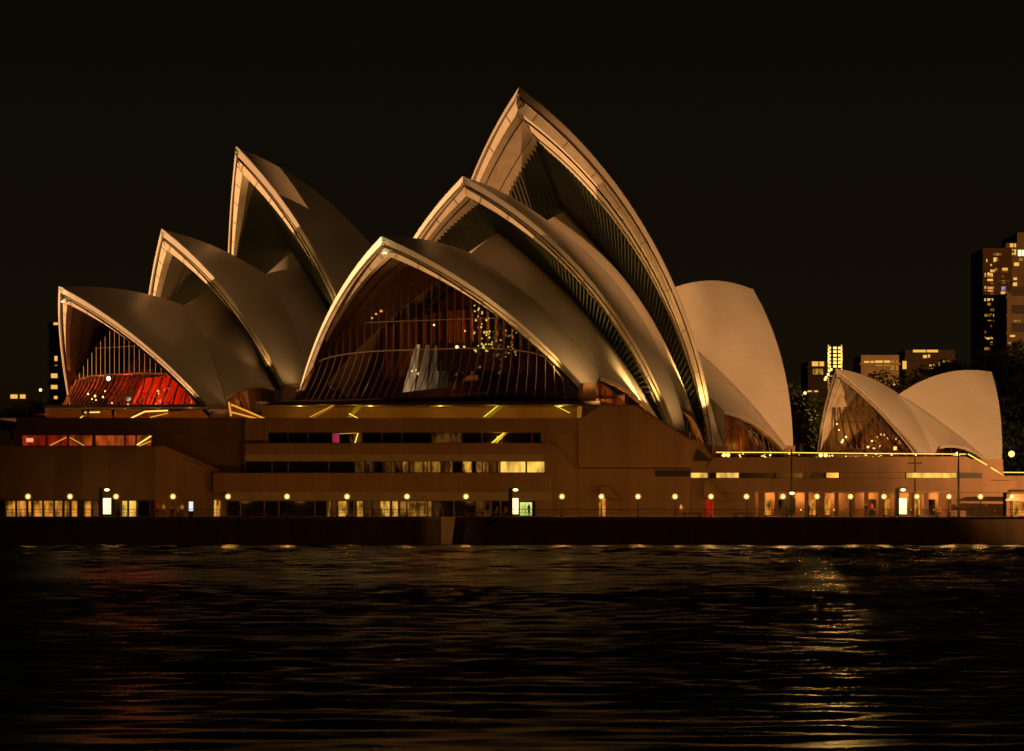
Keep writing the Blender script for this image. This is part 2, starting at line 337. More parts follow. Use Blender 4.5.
def hall_glass(v, u_w, z_mid, z_base, ext, vmax, n=30, gm=None, mm=None, base_v=None, curve=4.0):
    """fan glass wall: vertical upper screen under vault v, flared skirt below"""
    h = v.hall; s = v.sgn; cols = []; bv = base_v or vmax
    for q in np.linspace(-1, 1, n + 1):
        y = q * vmax; u = u_w - s * curve * q * q * .3
        rr = v.R ** 2 - (u - v.C[0]) ** 2 - (abs(y) - v.C[1]) ** 2
        zt = v.C[2] + math.sqrt(max(rr, 1)) - 1.6
        zm = min(z_mid - 2.2 * q ** 4, zt - .3); zb = min(z_base, zm - .2)
        ue = u + s * ext * (1 - .55 * q * q); yb = q * bv
        c = [A([u, y, max(zt, zm)]), A([u, y, zm])]
        for w in (.25, .5, .75, 1): c.append(A([u + (ue - u) * (w ** 1.15), y + (yb - y) * w, zm + (zb - zm) * w ** .85]))
        cols.append(c)
    G = A(cols); gb = MB(); gb.grid(G, 0); gw = gb.build('glass_wall', gm or G_BR, h.root)
    fb = MB()
    for c in cols:
        off = A([.14 * s, 0, .06]); fb.tube([tuple(p + off) for p in c], .06, 5)
    for k in (1,): fb.tube([tuple(c[k] + A([.12 * s, 0, .05])) for c in cols], .09, 5)
    for z in (z_mid + 4.2,):
        row = [(c[0][0] + .12 * s, c[0][1], z) for c in cols if c[0][2] > z + .2]
        if len(row) > 2: fb.tube(row, .06, 5)
    fb.build('mullion', mm or BRONZE_D, gw)
    return gw, G
# ---- western (near) hall
CH = Hall('concert_hall', (1.029, 600), 52, 'large near hall of four pale tiled shells, tallest in the middle, open mouths facing left', 'building')
C1 = Vault(CH, [31.5, 0, 42.9], [19.2, 26.1, 21.9], [25.6, -32.6, -24.3], 20, deep=True)
C2 = Vault(CH, [13.17, 0, 52.53], [4.11, 31.36, 15.47], [18.98, -29.92, -7.12], 20, rimw=2.3)
C3 = Vault(CH, [0, 0, 66.44], [-12, 26.76, 13.55], [4.85, -42.06, 9.48], 50, h=34, rimw=2.7)
C4 = Vault(CH, [-60.19, 0, 39.33], [-48.11, 16, 14.01], [-50.95, -46.96, -6.53], 31, sgn=-1, foot=1.5)
D12 = side_vault(C1, [5, 0, 45], CH.on(662, 424, 29.0), CH.on(600, 377, 25.0), skirt=4)
D23 = side_vault(C2, [-11.4, 0, 49], CH.on(704, 443, 26.0), CH.on(681, 408, 28.0), skirt=4)
D34 = side_vault(C3, C4.B, CH.on(783, 448, 17.0), CH.on(724, 411, 24.5), back=C4.C, skirt=3)
louvre(C2, D12, 1.9); louvre(C3, D23, 3.2)
hall_glass(C1, 22.0, 27.3, 19.5, 4.2, 24.0, n=34, gm=G_BR, base_v=26, mm=STEEL)
# ---- eastern (far) hall
TH = Hall('opera_theatre', (-43.29, 640), 36, 'smaller far hall of three dim tiled shells, red foyer glowing in its first mouth', 'building')
T1 = Vault(TH, [31.76, 0, 38.29], [17.42, 21.26, 19.06], [19.42, -36.3, -19.36], 22, rimw=2.3, h=7.8, deep=True)
T2 = Vault(TH, [13.58, 0, 47.75], [4.9, 21.48, 23.17], [21.86, -35.14, -9.08], 20, rimw=2.6, deep=True)
T3 = Vault(TH, [0, 0, 61.22], [-9.66, 18.27, 31.36], [14.7, -47.48, 5.34], 42, rimw=2.9, deep=True)
E12 = side_vault(T1, [2, 0, 40], TH.on(275, 388, 19.5), TH.on(226, 397, 19.5), skirt=3, bow=.5, bulge=.9)
E23 = side_vault(T2, [-10.6, 0, 45.4], TH.on(351, 352, 17.5), TH.on(306, 378, 20.0), skirt=4, bow=.6, bulge=.9)
louvre(T2, E12, 1.6); louvre(T3, E23, 1.9)
hall_glass(T1, 21.0, 25.2, 19.2, 4.5, 19.0, n=26, gm=G_RED, base_v=19.5)
# ---- small restaurant
RH = Hall('restaurant_pavilion', (49.235, 620), 45, 'low pair of small pale shells on the podium, dining lights in the glazed mouth', 'building')
R1 = Vault(RH, [0, 0, 25.82], [-7.48, 10.29, 12.82], [2.48, -36.79, -17.47], 15, rimw=1.1, foot=3.2, thick=.8)
R2 = Vault(RH, [-37.84, 0, 26.14], [-26.42, 11, 10.8], [-33.46, -42.26, -16.76], 23.5, sgn=-1, rimw=1.0, foot=1.0, thick=.8)
side_vault(R1, R2.B, RH.on(988, 461, 10.6), RH.on(939, 446, 9.8), back=R2.C, skirt=2.5, bulge=.5)
hall_glass(R1, -6.5, 13.6, 12.4, 1.5, 9.2, n=14, gm=G_BR, curve=1)
# ------------------------------------------------------------------ water, sea wall, promenade
def water_mat():
    m = bpy.data.materials.new('harbour_water'); m.use_nodes = True; nt = m.node_tree; b = nt.nodes['Principled BSDF']
    b.inputs['Base Color'].default_value = (.004, .004, .003, 1); b.inputs['Roughness'].default_value = .27; b.inputs['IOR'].default_value = 1.33; b.inputs['Specular IOR Level'].default_value = .4
    t = nt.nodes.new('ShaderNodeTexCoord'); last = None
    for sc, dist, st in (((.7, 3.6, 1), .06, .5), ((3.5, 11.0, 1), .022, .6)):
        mp = nt.nodes.new('ShaderNodeMapping'); mp.inputs['Scale'].default_value = sc; nt.links.new(t.outputs['Object'], mp.inputs[0])
        n = nt.nodes.new('ShaderNodeTexNoise'); n.inputs['Scale'].default_value = 1; n.inputs['Detail'].default_value = 4; nt.links.new(mp.outputs[0], n.inputs['Vector'])
        bp = nt.nodes.new('ShaderNodeBump'); bp.inputs['Strength'].default_value = st; bp.inputs['Distance'].default_value = dist
        nt.links.new(n.outputs['Fac'], bp.inputs['Height'])
        if last: nt.links.new(last.outputs[0], bp.inputs['Normal'])
        last = bp
    nt.links.new(last.outputs[0], b.inputs['Normal']); return m
WATER = water_mat()
YS = 530.0
NY, NX = 820, 420
yy = 84 + (YS + 8 - 84) * np.linspace(0, 1, NY) ** 1.25; xx = np.linspace(-1, 1, NX)
XX = xx[None, :] * (0.150 * yy[:, None] + 34); YY = np.repeat(yy[:, None], NX, 1); ZZ = np.zeros_like(XX)
for i in range(60):
    lam = .6 * (5.0 / .6) ** rng.random(); ang = math.radians(90 + rng.normal(0, 20)); k = 2 * math.pi / lam
    amp = .0066 * lam ** .9 * (.5 + rng.random()); fade = np.clip((lam * 3.2 - np.gradient(yy)[:, None] * 8) / lam, 0, 1)
    ph = k * (XX * math.cos(ang) + YY * math.sin(ang)) + rng.random() * 6.28
    ZZ += amp * fade * (np.sin(ph) + .25 * np.sin(2 * ph + .6))
patch = .62 + .38 * np.sin(YY * .041 + 1.7 * np.sin(XX * .012 + 1)) * np.sin(YY * .017 + XX * .008)
ZZ *= patch * (1 + .75 * (YY / 530) ** 2); ZZ -= ZZ.mean()
wm = MB(); wm.grid(np.stack([XX, YY, ZZ], -1)); wv_ = wm.build('water', WATER, smooth=True); tag(wv_, kind='structure', label='dark harbour water with low chop')
fw = MB(); fw.face([(-6000, -600, -.45), (6000, -600, -.45), (6000, 9000, -.45), (-6000, 9000, -.45)])
tag(fw.build('open_water', WATER), kind='structure', label='dark open harbour water')
ZD = Z(517, YS)                      # promenade level
xl, xc0, xc1 = X(440, YS), X(440, YS), X(456, YS + 4)
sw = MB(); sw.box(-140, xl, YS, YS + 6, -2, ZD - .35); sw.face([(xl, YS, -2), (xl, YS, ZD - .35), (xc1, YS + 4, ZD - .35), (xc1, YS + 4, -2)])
o = sw.build('sea_wall', SEAW); tag(o, 'dark stone sea wall left of the lit corner', 'sea wall')
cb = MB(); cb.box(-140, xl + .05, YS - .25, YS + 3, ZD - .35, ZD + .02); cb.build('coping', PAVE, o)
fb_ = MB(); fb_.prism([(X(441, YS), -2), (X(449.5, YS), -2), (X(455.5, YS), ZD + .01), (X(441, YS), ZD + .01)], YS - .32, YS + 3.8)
tag(fb_.build('wall_buttress', mat('lit_stone', (.62, .40, .24), .7, .3, noise=.1, nscale=.5)), 'lit stone buttress at the corner of the sea wall', 'buttress')  # lamp light on this facet is put into its lighter colour
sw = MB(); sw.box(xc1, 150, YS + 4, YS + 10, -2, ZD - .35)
o = sw.build('sea_wall', SEAW); tag(o, 'dark stone sea wall right of the lit corner', 'sea wall')
cb = MB(); cb.box(xc1 + .05, 150, YS + 3.75, YS + 8, ZD - .35, ZD + .02); cb.build('coping', PAVE, o)
# landing stair down to the water
st = MB()
for k in range(14):
    f = k / 14.0; x0 = X(500 - 30 * f, YS); x1 = X(500 - 30 * (k + 1) / 14.0, YS); st.box(x1, x0, YS + 1.2, YS + 3.9, -2, ZD - .2 - f * 3.0)
st.box(X(500, YS), X(506, YS), YS + 1.2, YS + 3.9, -2, ZD - .1)
o = st.build('landing_stair', SEAW); tag(o, 'dark stone steps running down the sea wall to the water', 'steps')
hr = MB(); hr.tube([(X(498, YS), YS + 1.1, ZD + .55), (X(474, YS), YS + 1.1, ZD - 2.1), (X(468, YS), YS + 1.1, ZD - 2.25)], .05, 6); hr.build('handrail', BRONZE_D, o)
YF = 552.0
pv = MB(); pv.face([(-140, YS + .5, ZD), (150, YS + .5, ZD), (150, 700, ZD), (-140, 700, ZD)])
tag(pv.build('promenade', PAVE), kind='structure')
# ------------------------------------------------------------------ podium
pod = empty('podium', (0, YF, ZD), 'long brown granite podium under the shells, with strip windows and lit ground floor', 'building base')
PM = Matrix.Translation((0, -YF, -ZD))
def part(mb, name, m, parent=None, **k):
    mb.v = [(v[0], v[1] - YF, v[2] - ZD) for v in mb.v]
    o = mb.build(name, m, parent or pod, **k); return o
def wall(name, poly, y0, y1, m=None, parent=None):
    mb = MB(); mb.prism([(X(a, y0), Z(b, y0)) for a, b in poly], y0, y1); return part(mb, name, m or GRAN, parent)
def bx(name, x0, x1, y0, y1, ya, yb, m=None, parent=None):
    mb = MB(); mb.box(X(x0, ya), X(x1, ya), ya, yb, Z(y1, ya), Z(y0, ya)); return part(mb, name, m or GRAN2, parent)
# bodies behind everything
def body(x0, x1, ya, yb, ztop):
    mb = MB(); mb.box(x0, x1, ya, yb, ZD - .2, ztop); part(mb, 'core', GRAN)
body(X(18, 560), X(575, 560), 560, 700, Z(418.5, 560)); body(X(575, 557) + .02, X(712, 557), 557, 702, Z(445, 557)); body(X(712, 557) + .02, X(1003, 557), 557, 704, Z(459, 557))
body(-100, X(18, 560) - .02, 572, 690, Z(446, 572))
ZP = Z(418.5, 560)
# upper terrace raised deck (glass wall sill) of the near hall
mb = MB(); pl = [(X(255, 562), 562), (X(420, 558), 558), (X(600, 558), 558), (X(612, 572), 572), (X(612, 640), 640), (X(255, 640), 640)]
zt = Z(401.5, 560)
mb.face([(x, y, zt) for x, y in pl]); mb.face([(x, y, zt - .45) for x, y in pl][::-1])
for a in range(len(pl)):
    b = (a + 1) % len(pl); mb.face([(*pl[a], zt), (*pl[a], zt - .45), (*pl[b], zt - .45), (*pl[b], zt)])
part(mb, 'foyer_slab', mat('slab_edge', (.16, .11, .07), .6, .3))
mb = MB(); pl2 = [(X(45, 604), 604), (X(205, 598), 598), (X(228, 606), 606), (X(228, 670), 670), (X(45, 670), 670)]; zt2 = Z(404.5, 600)
mb.face([(x, y, zt2) for x, y in pl2]); mb.face([(x, y, zt2 - .4) for x, y in pl2][::-1])
for a in range(len(pl2)):
    b = (a + 1) % len(pl2); mb.face([(*pl2[a], zt2), (*pl2[a], zt2 - .4), (*pl2[b], zt2 - .4), (*pl2[b], zt2)])
part(mb, 'foyer_slab', MATS['slab_edge'])
# foyer back walls under the slabs (dim warm rooms)
mb = MB(); mb.box(X(262, 575), X(592, 575), 575, 577, ZP, zt - .46); part(mb, 'foyer_wall', WOOD)
mb = MB(); mb.box(X(48, 612), X(226, 612), 614, 616, ZP - 1, zt2 - .41); part(mb, 'foyer_wall', mat('ochre_wall', (.55, .24, .06), .7, .2, noise=.2, nscale=.3))
# --- centre: spandrels, soffits, piers
bx('parapet', 265, 578, 418, 432, YF, YF + 1.2)
bx('spandrel', 245, 545, 443.5, 454.5, YF - .6, YF + 1.2)
bx('spandrel', 213, 552, 473, 492, YF - .6, YF + 1.4)
bx('soffit_band', 245, 545, 454.5, 461, YF + .1, YF + 1.6, SOFF); bx('soffit_band', 228, 552, 492, 500.5, YF + .1, YF + 1.6, SOFF)
wall('return_wall', [(545.5, 517), (578, 517), (578, 432.3), (545.5, 432.3)], YF + .3, YF + 3)
bx('pier', 541, 545, 432.2, 443.3, YF + .02, YF + 1.2); bx('pier', 536, 552, 500.6, 517, YF - .3, YF + 1.4); bx('pier', 265, 268, 432.2, 443.3, YF + .02, YF + 1.2)
wall('parapet', [(245, 443.4), (265, 443.4), (265, 418), (245, 418)], YF + .4, YF + 1.6)
# window rows: a dark recess wall behind, panes and mullions in front of it
def pane_row(y0, y1, Y, cells, frame=.09, glassm=None):
    """cells = (x0, x1, material) in picture columns; each pane is one lit or dark window, or a lit mullion slot, with its own frame"""
    for x0, x1, m in cells:
        mb = MB(); a, b, c, d = X(x0, Y), X(x1, Y), Z(y1, Y), Z(y0, Y); mb.face([(a, Y, c), (b, Y, c), (b, Y, d), (a, Y, d)]); o = part(mb, 'window', m)
        fr = MB(); t = frame
        fr.box(a, a + t, Y - .12, Y - .01, c, d); fr.box(b - t, b, Y - .12, Y - .01, c, d); fr.box(a + t, b - t, Y - .12, Y - .01, c, c + t); fr.box(a + t, b - t, Y - .12, Y - .01, d - t, d); part(fr, 'frame', BRONZE_D, o, merge=True)
def fill(x0, x1, w, pool, seed):
    r = random.Random(seed); out = []; x = x0
    while x < x1 - 1:
        ww = min(w * r.choice((.6, 1, 1, 1.5)), x1 - x); lit = WINL in pool and r.random() < .5; ww = x1 - x if x1 - x - ww < w * .4 else ww; out.append((x, x + ww, r.choice(pool))); x += ww
        if lit and x < x1 - 2: out.append((x + .1, x + 1.1, WINH)); x += 1.2  # narrow glowing panes stand in for mullions lit from the rooms
    return out
DG = mat('dark_glazing', (.012, .010, .007), .08, .6)
pane_row(432.2, 443.4, YF + 1.3, fill(268, 541, 20, [DG, DG, DG, WIND, DG], 3))
pane_row(461, 473, YF + 1.3, fill(245, 355, 27, [DG, DG, DG], 4) + fill(355, 500, 6.5, [WINY, WINL, WIND, WINL, DG, WIND, WINL, DG], 12) + [(500, 526, WINB), (526.5, 545, WINB)])
pane_row(500.5, 517.5, YF + 1.5, fill(226, 327, 24, [DG, DG, DG], 6) + fill(327, 439, 7, [WINL, WINL, WIN, WIND, WINL, WINY, WIND], 10) + fill(439, 512, 15, [DG, DG, WIND], 8) + [(512, 520, DG), (520, 535.5, DG)])
# --- right: tall blank wall rising to the hall, then the long south wall
wall('high_wall', [(578.2, 467.6), (705, 467.6), (712, 457), (700, 440), (690, 440), (668, 425), (635, 405.5), (600, 405.5), (580.5, 418), (578.2, 418)], YF - .2, YF + 3)
wall('lower_wall', [(578.2, 517.3), (690, 517.3), (690, 468.6), (578.2, 468.6)], YF + .15, YF + 3)
mb = MB(); mb.prism([(X(a, YF), Z(b, YF)) for a, b in [(579, 419), (580.5, 417.2), (600, 404.6), (635, 404.6), (668, 424.2), (690, 439.2), (700, 439.2), (712.5, 456.4), (712, 457.6), (699.6, 440.5), (689.6, 440.5), (667.6, 425.6), (634.6, 406), (600.4, 406), (581, 418.6)]][::-1], YF - .45, YF + 3.1); part(mb, 'coping', MATS['slab_edge'])
YR = YF + .4
wall('south_wall', [(690.3, 472.3), (975, 472.3), (990, 480), (1014, 480.5), (966, 456.5), (712.5, 457.5), (706, 467.6), (690.3, 467.8)], YR, YR + 3)
wall('south_wall', [(690.3, 492.5), (1016, 492.5), (1016, 481), (991, 480.5), (975.5, 472.6), (957.5, 472.6), (957.5, 478.3), (690.3, 478.3)], YR + .02, YR + 3)
wall('south_wall', [(690.3, 517.3), (755, 517.3), (755, 492.8), (690.3, 492.8)], YR + .1, YR + 3); wall('south_wall', [(951, 517.3), (1003, 517.3), (1003, 492.8), (951, 492.8)], YR + .1, YR + 3)
wall('south_wall', [(840, 478), (905, 478), (905, 472.6), (840, 472.6)], YR + .01, YR + 3)
pane_row(472.4, 478.2, YR + 1.2, [(690.5, 708, WINB), (709, 716, DG), (716, 739, WINB), (739, 803, DG), (803, 826, WIND), (826, 839.5, DG)], .06); pane_row(472.4, 478.2, YR + 1.2, [(906, 957, WINB)], .06)
bx('recess', 957.6, 982, 473, 478.2, YR - .03, YR + .4, DARKW); bx('recess', 655, 689.9, 470, 476.5, YF + .1, YF + .5, DARKW)
# hoods over doors
def hood(poly, y0, y1, m=GRAN2): wall('hood', poly, y0, y1, m)
hood([(693, 461), (712, 461), (697, 449)], YF - .5, YF + .2, DARKC); hood([(704, 497), (706, 498), (728, 501), (706, 479), (704, 481)], YR - 1.3, YR + .05); hood([(600, 494), (620, 501), (608, 486), (600, 487)], YF - 1.2, YF + .1)
hood([(545, 474), (580, 474), (556, 446), (545, 440)], YF - .1, YF + .25, GRAN)
mb = MB(); mb.face([(X(599, YF), YF + .1, ZD), (X(605.5, YF), YF + .1, ZD), (X(605.5, YF), YF + .1, ZD + 2.4), (X(599, YF), YF + .1, ZD + 2.4)]); part(mb, 'door', WIN)
mb = MB(); mb.box(X(704.5, YR), X(713.5, YR), YR, YR + .08, ZD, ZD + 2.3); part(mb, 'door', REDL)
mb = MB(); mb.box(X(520, YF), X(532, YF), YF + .9, YF + 1, ZD + .1, ZD + 1.9); part(mb, 'lit_panel', glow('green_panel', (.72, .85, .2), .8, streak=.8))
# colonnade with restaurant tables, deep lit recess
bx('recess', 755.3, 950.7, 492.8, 517, YR + 3.2, YR + 4, mat('colonnade_wall', (.36, .2, .1), .6, .3, noise=.3, nscale=.4))
mb = MB(); mb.box(X(755, YR), X(951, YR), YR, YR + 4, Z(492.4, YR), Z(491.4, YR)); part(mb, 'soffit_band', SOFF)
for px in list(range(762, 950, 15)):
    mb = MB(); w = .28 if px % 2 else .42; mb.box(X(px, YR) - w, X(px, YR) + w, YR + .6, YR + 1.3, ZD, Z(492.7, YR)); part(mb, 'pier', GRAN2)
    if px in (762, 777, 807, 822, 867, 882, 912, 927):
        mb = MB(); x = X(px + 7, YR); mb.box(x - .55, x + .45, YR + 3.0, YR + 3.1, ZD + .2, ZD + 2.3); part(mb, 'window', random.Random(px).choice([WIN, WIND, WIN, WINR]))
# --- left: lower north block, sloping return and the upper wall with red windows
YL = 546.0
wall('north_wall', [(-60, 499.5), (155, 499.5), (155, 446.6), (-60, 446.6)], YL, YL + 12, panel_mat('north_panel', (.24, .15, .095), 3.6, noise=.2, width=.01, amount=.4))
mb = MB(); a = [(X(155.2, YL), YL), (X(214, 553), 553)]
mb.face([(*a[0], ZD), (*a[1], ZD), (*a[1], Z(472, 553)), (*a[0], Z(446.6, YL))]); mb.face([(*a[0], Z(446.6, YL)), (*a[1], Z(472, 553)), (a[1][0] + 1.2, a[1][1] + .2, Z(471.5, 553)), (a[0][0] + 1.2, a[0][1] + 1, Z(446, YL))]); part(mb, 'north_wall', GRAN)
wall('stair_wall', [(157, 516), (246, 516), (246, 418), (152, 418), (152, 447)], 556.5, 559.4)
bx('parapet', 16, 265, 418, 434.8, 556, 557.2); bx('sill_band', 16, 157, 446.2, 448, 556, 558)
bx('spandrel', 158, 213, 473.5, 500, 556.2, 556.45)
pane_row(434.8, 446.3, 557.6, [(22, 46, REDL), (47, 68, REDL), (68.5, 93, WINR), (95, 125, WINR), (125, 136, WINR), (136.5, 152, WINR)], .10)
bx('pier', 16, 21.8, 434.9, 446.1, 556.2, 557.5); bx('pier', 93, 95, 434.9, 446.1, 557, 557.6)
pane_row(500, 517.3, YL + 2.5, [(6, 16, WIN), (16.5, 27, WIN), (27.5, 32, WIN), (33, 43, WIN), (43.5, 54, WIN), (54.5, 63, WIN), (64, 70, WIN), (71, 78, WIN), (84, 92, WIN), (92.5, 101, WIND), (115, 121, WIND), (121.5, 128, WINH), (128.5, 137, WINB), (137.5, 150, DG)], .12)
bx('pier', -60, 5.5, 499.8, 517.3, YL + .5, YL + 6, DARKW); bx('pier', 78.5, 83.6, 499.8, 517.3, YL + .5, YL + 6, DARKW); bx('pier', 101.5, 114.6, 499.8, 517.3, YL + 1, YL + 6, DARKW); bx('pier', 150.4, 155, 499.8, 517.3, YL + .4, YL + 6, DARKW)
mb = MB(); mb.box(X(207, 555), X(216, 555), 555.6, 555.7, ZD, ZD + 2.2); part(mb, 'door', WINB)
mb = MB(); mb.box(X(202, 555), X(206.5, 555), 555.6, 555.7, ZD, ZD + 2.1); part(mb, 'door', WINR); mb = MB(); mb.box(X(216.5, 555), X(220, 555), 555.6, 555.7, ZD, ZD + 2.1); part(mb, 'door', WIN)
# lit stair flights seen in the foyers (handrails with light strips)
def strip(pts, Y, r=.09, m=None, name='handrail'):
    mb = MB(); mb.tube([(X(a, Y), Y, Z(b, Y)) for a, b in pts], r * .7, 6); part(mb, name, m or HAND)
def flight(pts, Y, m, th=1.1):
    mb = MB(); mb.prism([(X(a, Y), Z(b, Y)) for a, b in pts], Y, Y + .5); part(mb, 'stair_flight', m)
YLW = mat('olive_paint', (.42, .40, .06), .6, .3)
flight([(480, 418), (489, 418), (507, 403.5), (500, 403.5)], 565, YLW); strip([(484, 417), (500, 404), (528, 403)], 564.6)
strip([(549, 402.5), (570, 413)], 564, .07); strip([(349, 413.5), (358, 418.3)], 564, .1); flight([(347, 417.5), (352, 417.5), (364, 404), (358, 404)], 565, YLW)
flight([(308, 418.3), (314, 418.3), (338, 404.5), (333, 404.5)], 563, CONC); strip([(310, 417), (334, 404.8)], 562.7, .10, HANDO)
flight([(490, 443.2), (497, 443.2), (508, 432.4), (503, 432.4)], YF + 1.1, YLW); strip([(492, 442.8), (504.5, 432.8)], YF + .95, .10); strip([(355, 442.8), (358, 433)], YF + 1.0, .12)
strip([(333, 434), (356, 433)], YF + 1.1, .06, HANDO)
mb = MB(); mb.box(X(332, YF), X(339, YF), YF + 1.05, YF + 1.15, Z(442.6, YF), Z(433, YF)); part(mb, 'banner', glow('magenta_light', (1, .08, .16), .25, streak=.6))
strip([(125, 421), (145, 411.5), (168, 410.5)], 600, .16); strip([(150, 417.5), (168, 413)], 601, .12, HANDO); strip([(23, 421), (48, 421.5)], 600, .2); strip([(73, 423), (84, 415.5)], 601, .15); strip([(82, 412.5), (100, 412.2)], 602, .14)
flight([(229, 419), (262, 419.5), (246, 411), (230, 404)], 568, MATS['ochre_wall']); strip([(231, 404.5), (248, 411.5), (265, 419)], 566, .22, HANDO); strip([(231, 412), (262, 420)], 567, .2, HANDO); strip([(229, 402), (231, 416)], 568, .2, HANDO)
# balustrade with a lit handrail along the south terrace and down the steps
rl = MB(); Yb = YR + 1
pts = [(716, 453.2), (780, 453.4), (850, 454.2), (966, 455)]
rail = MB(); rail.tube([(X(a, Yb), Yb, Z(b - .4, Yb)) for a, b in pts], .07, 6); ro = part(rail, 'balustrade', BRONZE_D)
ls = MB(); ls.tube([(X(a, Yb), Yb - .02, Z(b, Yb) + .12) for a, b in pts], .075, 6); part(ls, 'light_strip', HAND, ro)
for px in range(718, 966, 9):
    p = MB(); p.box(X(px, Yb) - .04, X(px, Yb) + .04, Yb + .05, Yb + .12, Z(458.5, Yb), Z(453, Yb)); part(p, 'post', BRONZE_D, ro)
for x0, x1 in ((716, 790), (791, 870), (871, 966)):
    p = MB(); p.face([(X(x0, Yb), Yb + .15, Z(458, Yb)), (X(x1, Yb), Yb + .15, Z(458.5, Yb)), (X(x1, Yb), Yb + .15, Z(455, Yb)), (X(x0, Yb), Yb + .15, Z(454, Yb))]); part(p, 'glass_panel', G_DK, ro)
strip([(968, 454), (987, 465)], Yb - .8, .13); strip([(991, 467.5), (1010, 480)], Yb - .8, .14); strip([(1003, 472.3), (1040, 472.6)], Yb + 5, .1)
mb = MB(); mb.box(X(1003, 560), X(1100, 560), 556, 700, ZD - .1, Z(476, 560)); part(mb, 'south_wall', GRAN)
# terrace lamps (row of small bright lamps by the railing)
for px, py in ((724, 455), (728, 455), (820.5, 455.3), (825.5, 455.3), (957, 454), (957, 460)):
    mb = MB(); mb.ball((X(px, Yb), Yb - .4, Z(py, Yb)), .27, 8, 6); part(mb, 'bulkhead_lamp', SMALL, ro)

mb = MB(); mb.box(X(26, 557), X(33, 557), 557.3, 557.4, Z(442, 557), Z(438, 557)); part(mb, 'lit_panel', glow('pink_panel', (1, .4, .22), .9))
strip([(50, 445.5), (66, 437.5)], 557.2, .1, HANDO); strip([(70, 437.5), (84, 445.5)], 557.2, .1, HANDO); strip([(137, 445), (151, 436)], 557.2, .16, HAND); strip([(139, 446), (151, 441)], 557.2, .12, HANDO)

r3 = random.Random(11)
for k in range(46):
    px = r3.uniform(718, 964); mb = MB(); mb.ball((X(px, Yb), Yb - .25, Z(r3.uniform(453.5, 458), Yb)), r3.uniform(.05, .12), 7, 5); part(mb, 'bulkhead_lamp', SMALL, ro)
# ------------------------------------------------------------------ hall interiors (panelled auditorium backs, foyer floors, lamps)
def lpart(hall, mb, name, m, parent=None, **k): return mb.build(name, m, parent or hall.root, **k)
def point(hall, u, v, z, power, color, size=.6, name='interior_light'):
    l = bpy.data.lights.new(name, 'POINT'); l.energy = power; l.color = color; l.shadow_soft_size = size
    o = bpy.data.objects.new(name, l); COL.objects.link(o); o.parent = hall.root; o.location = (u, v, z); return o
def inner(v, u, dz=2.0, vm=22, n=24, zb=19.5):
    """cross wall closing the vault at station u"""
    mb = MB(); top = []; ys = np.linspace(-vm, vm, n + 1)
    for y in ys:
        rr = v.R ** 2 - (u - v.C[0]) ** 2 - (abs(y) - v.C[1]) ** 2; top.append(max(zb + .2, v.C[2] + math.sqrt(max(rr, 1)) - dz))
    for a in range(n): mb.face([(u, ys[a], zb), (u, ys[a + 1], zb), (u, ys[a + 1], top[a + 1]), (u, ys[a], top[a])])
    return mb
# near hall foyer
lpart(CH, inner(C1, 9.5, 2.2, 23, 26, 19.5), 'auditorium_wall', mat('plum_wall', (.07, .028, .014), .6, .3))
for y in np.linspace(-17, 10, 19):
    mb = MB(); h = 9.5 - .012 * (y + 3) ** 2; mb.box(9.7, 10.5, y - .32, y + .32, 24, 24 + h); lpart(CH, mb, 'wall_panel', WOOD)
mb = MB(); mb.box(10.6, 15.5, -8, 6, 24.5, 28.5); lpart(CH, mb, 'foyer_balcony', WOOD)
mb = MB(); mb.face([(8, -24, 20.2), (30, -20, 20.2), (30, 20, 20.2), (8, 24, 20.2)]); lpart(CH, mb, 'foyer_floor', mat('purple_carpet', (.10, .03, .05), .8, .2))
for u, v, z, p in ((16, -9, 25, 700), (15, 0, 30.5, 900), (17, 14, 25, 120), (24, -8, 22.0, 90), (24, 8, 22.0, 70)): point(CH, u, v, z, p, (1, .42, .12))
# glowing panels just inside the skirt glass, standing in for a white reflection
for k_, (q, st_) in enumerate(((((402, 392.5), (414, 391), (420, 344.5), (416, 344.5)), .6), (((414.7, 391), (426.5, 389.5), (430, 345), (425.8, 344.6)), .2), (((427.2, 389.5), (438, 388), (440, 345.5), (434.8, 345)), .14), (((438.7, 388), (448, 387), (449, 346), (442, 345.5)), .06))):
    mb = MB(); mb.face([tuple(CH.on(*q_, -4.6 + .8 * k_)) for q_ in q]); lpart(CH, mb, 'reflection_panel', glow('reflection_glow_%d' % k_, (.92, .80, .62), st_, streak=1.7, lo=.3))
glints = [(412, 371, .16), (418, 373.5, .22), (416, 370, .12)]  # small glowing balls for the highlights of that reflection
for px, py, r_ in glints:
    mb = MB(); mb.ball(tuple(CH.on(px, py, -4.2)), r_, 8, 6); lpart(CH, mb, 'lamp_or_reflection', glow('white_glint', (1, .93, .8), 1.8) if 'white_glint' not in MATS else MATS['white_glint'])
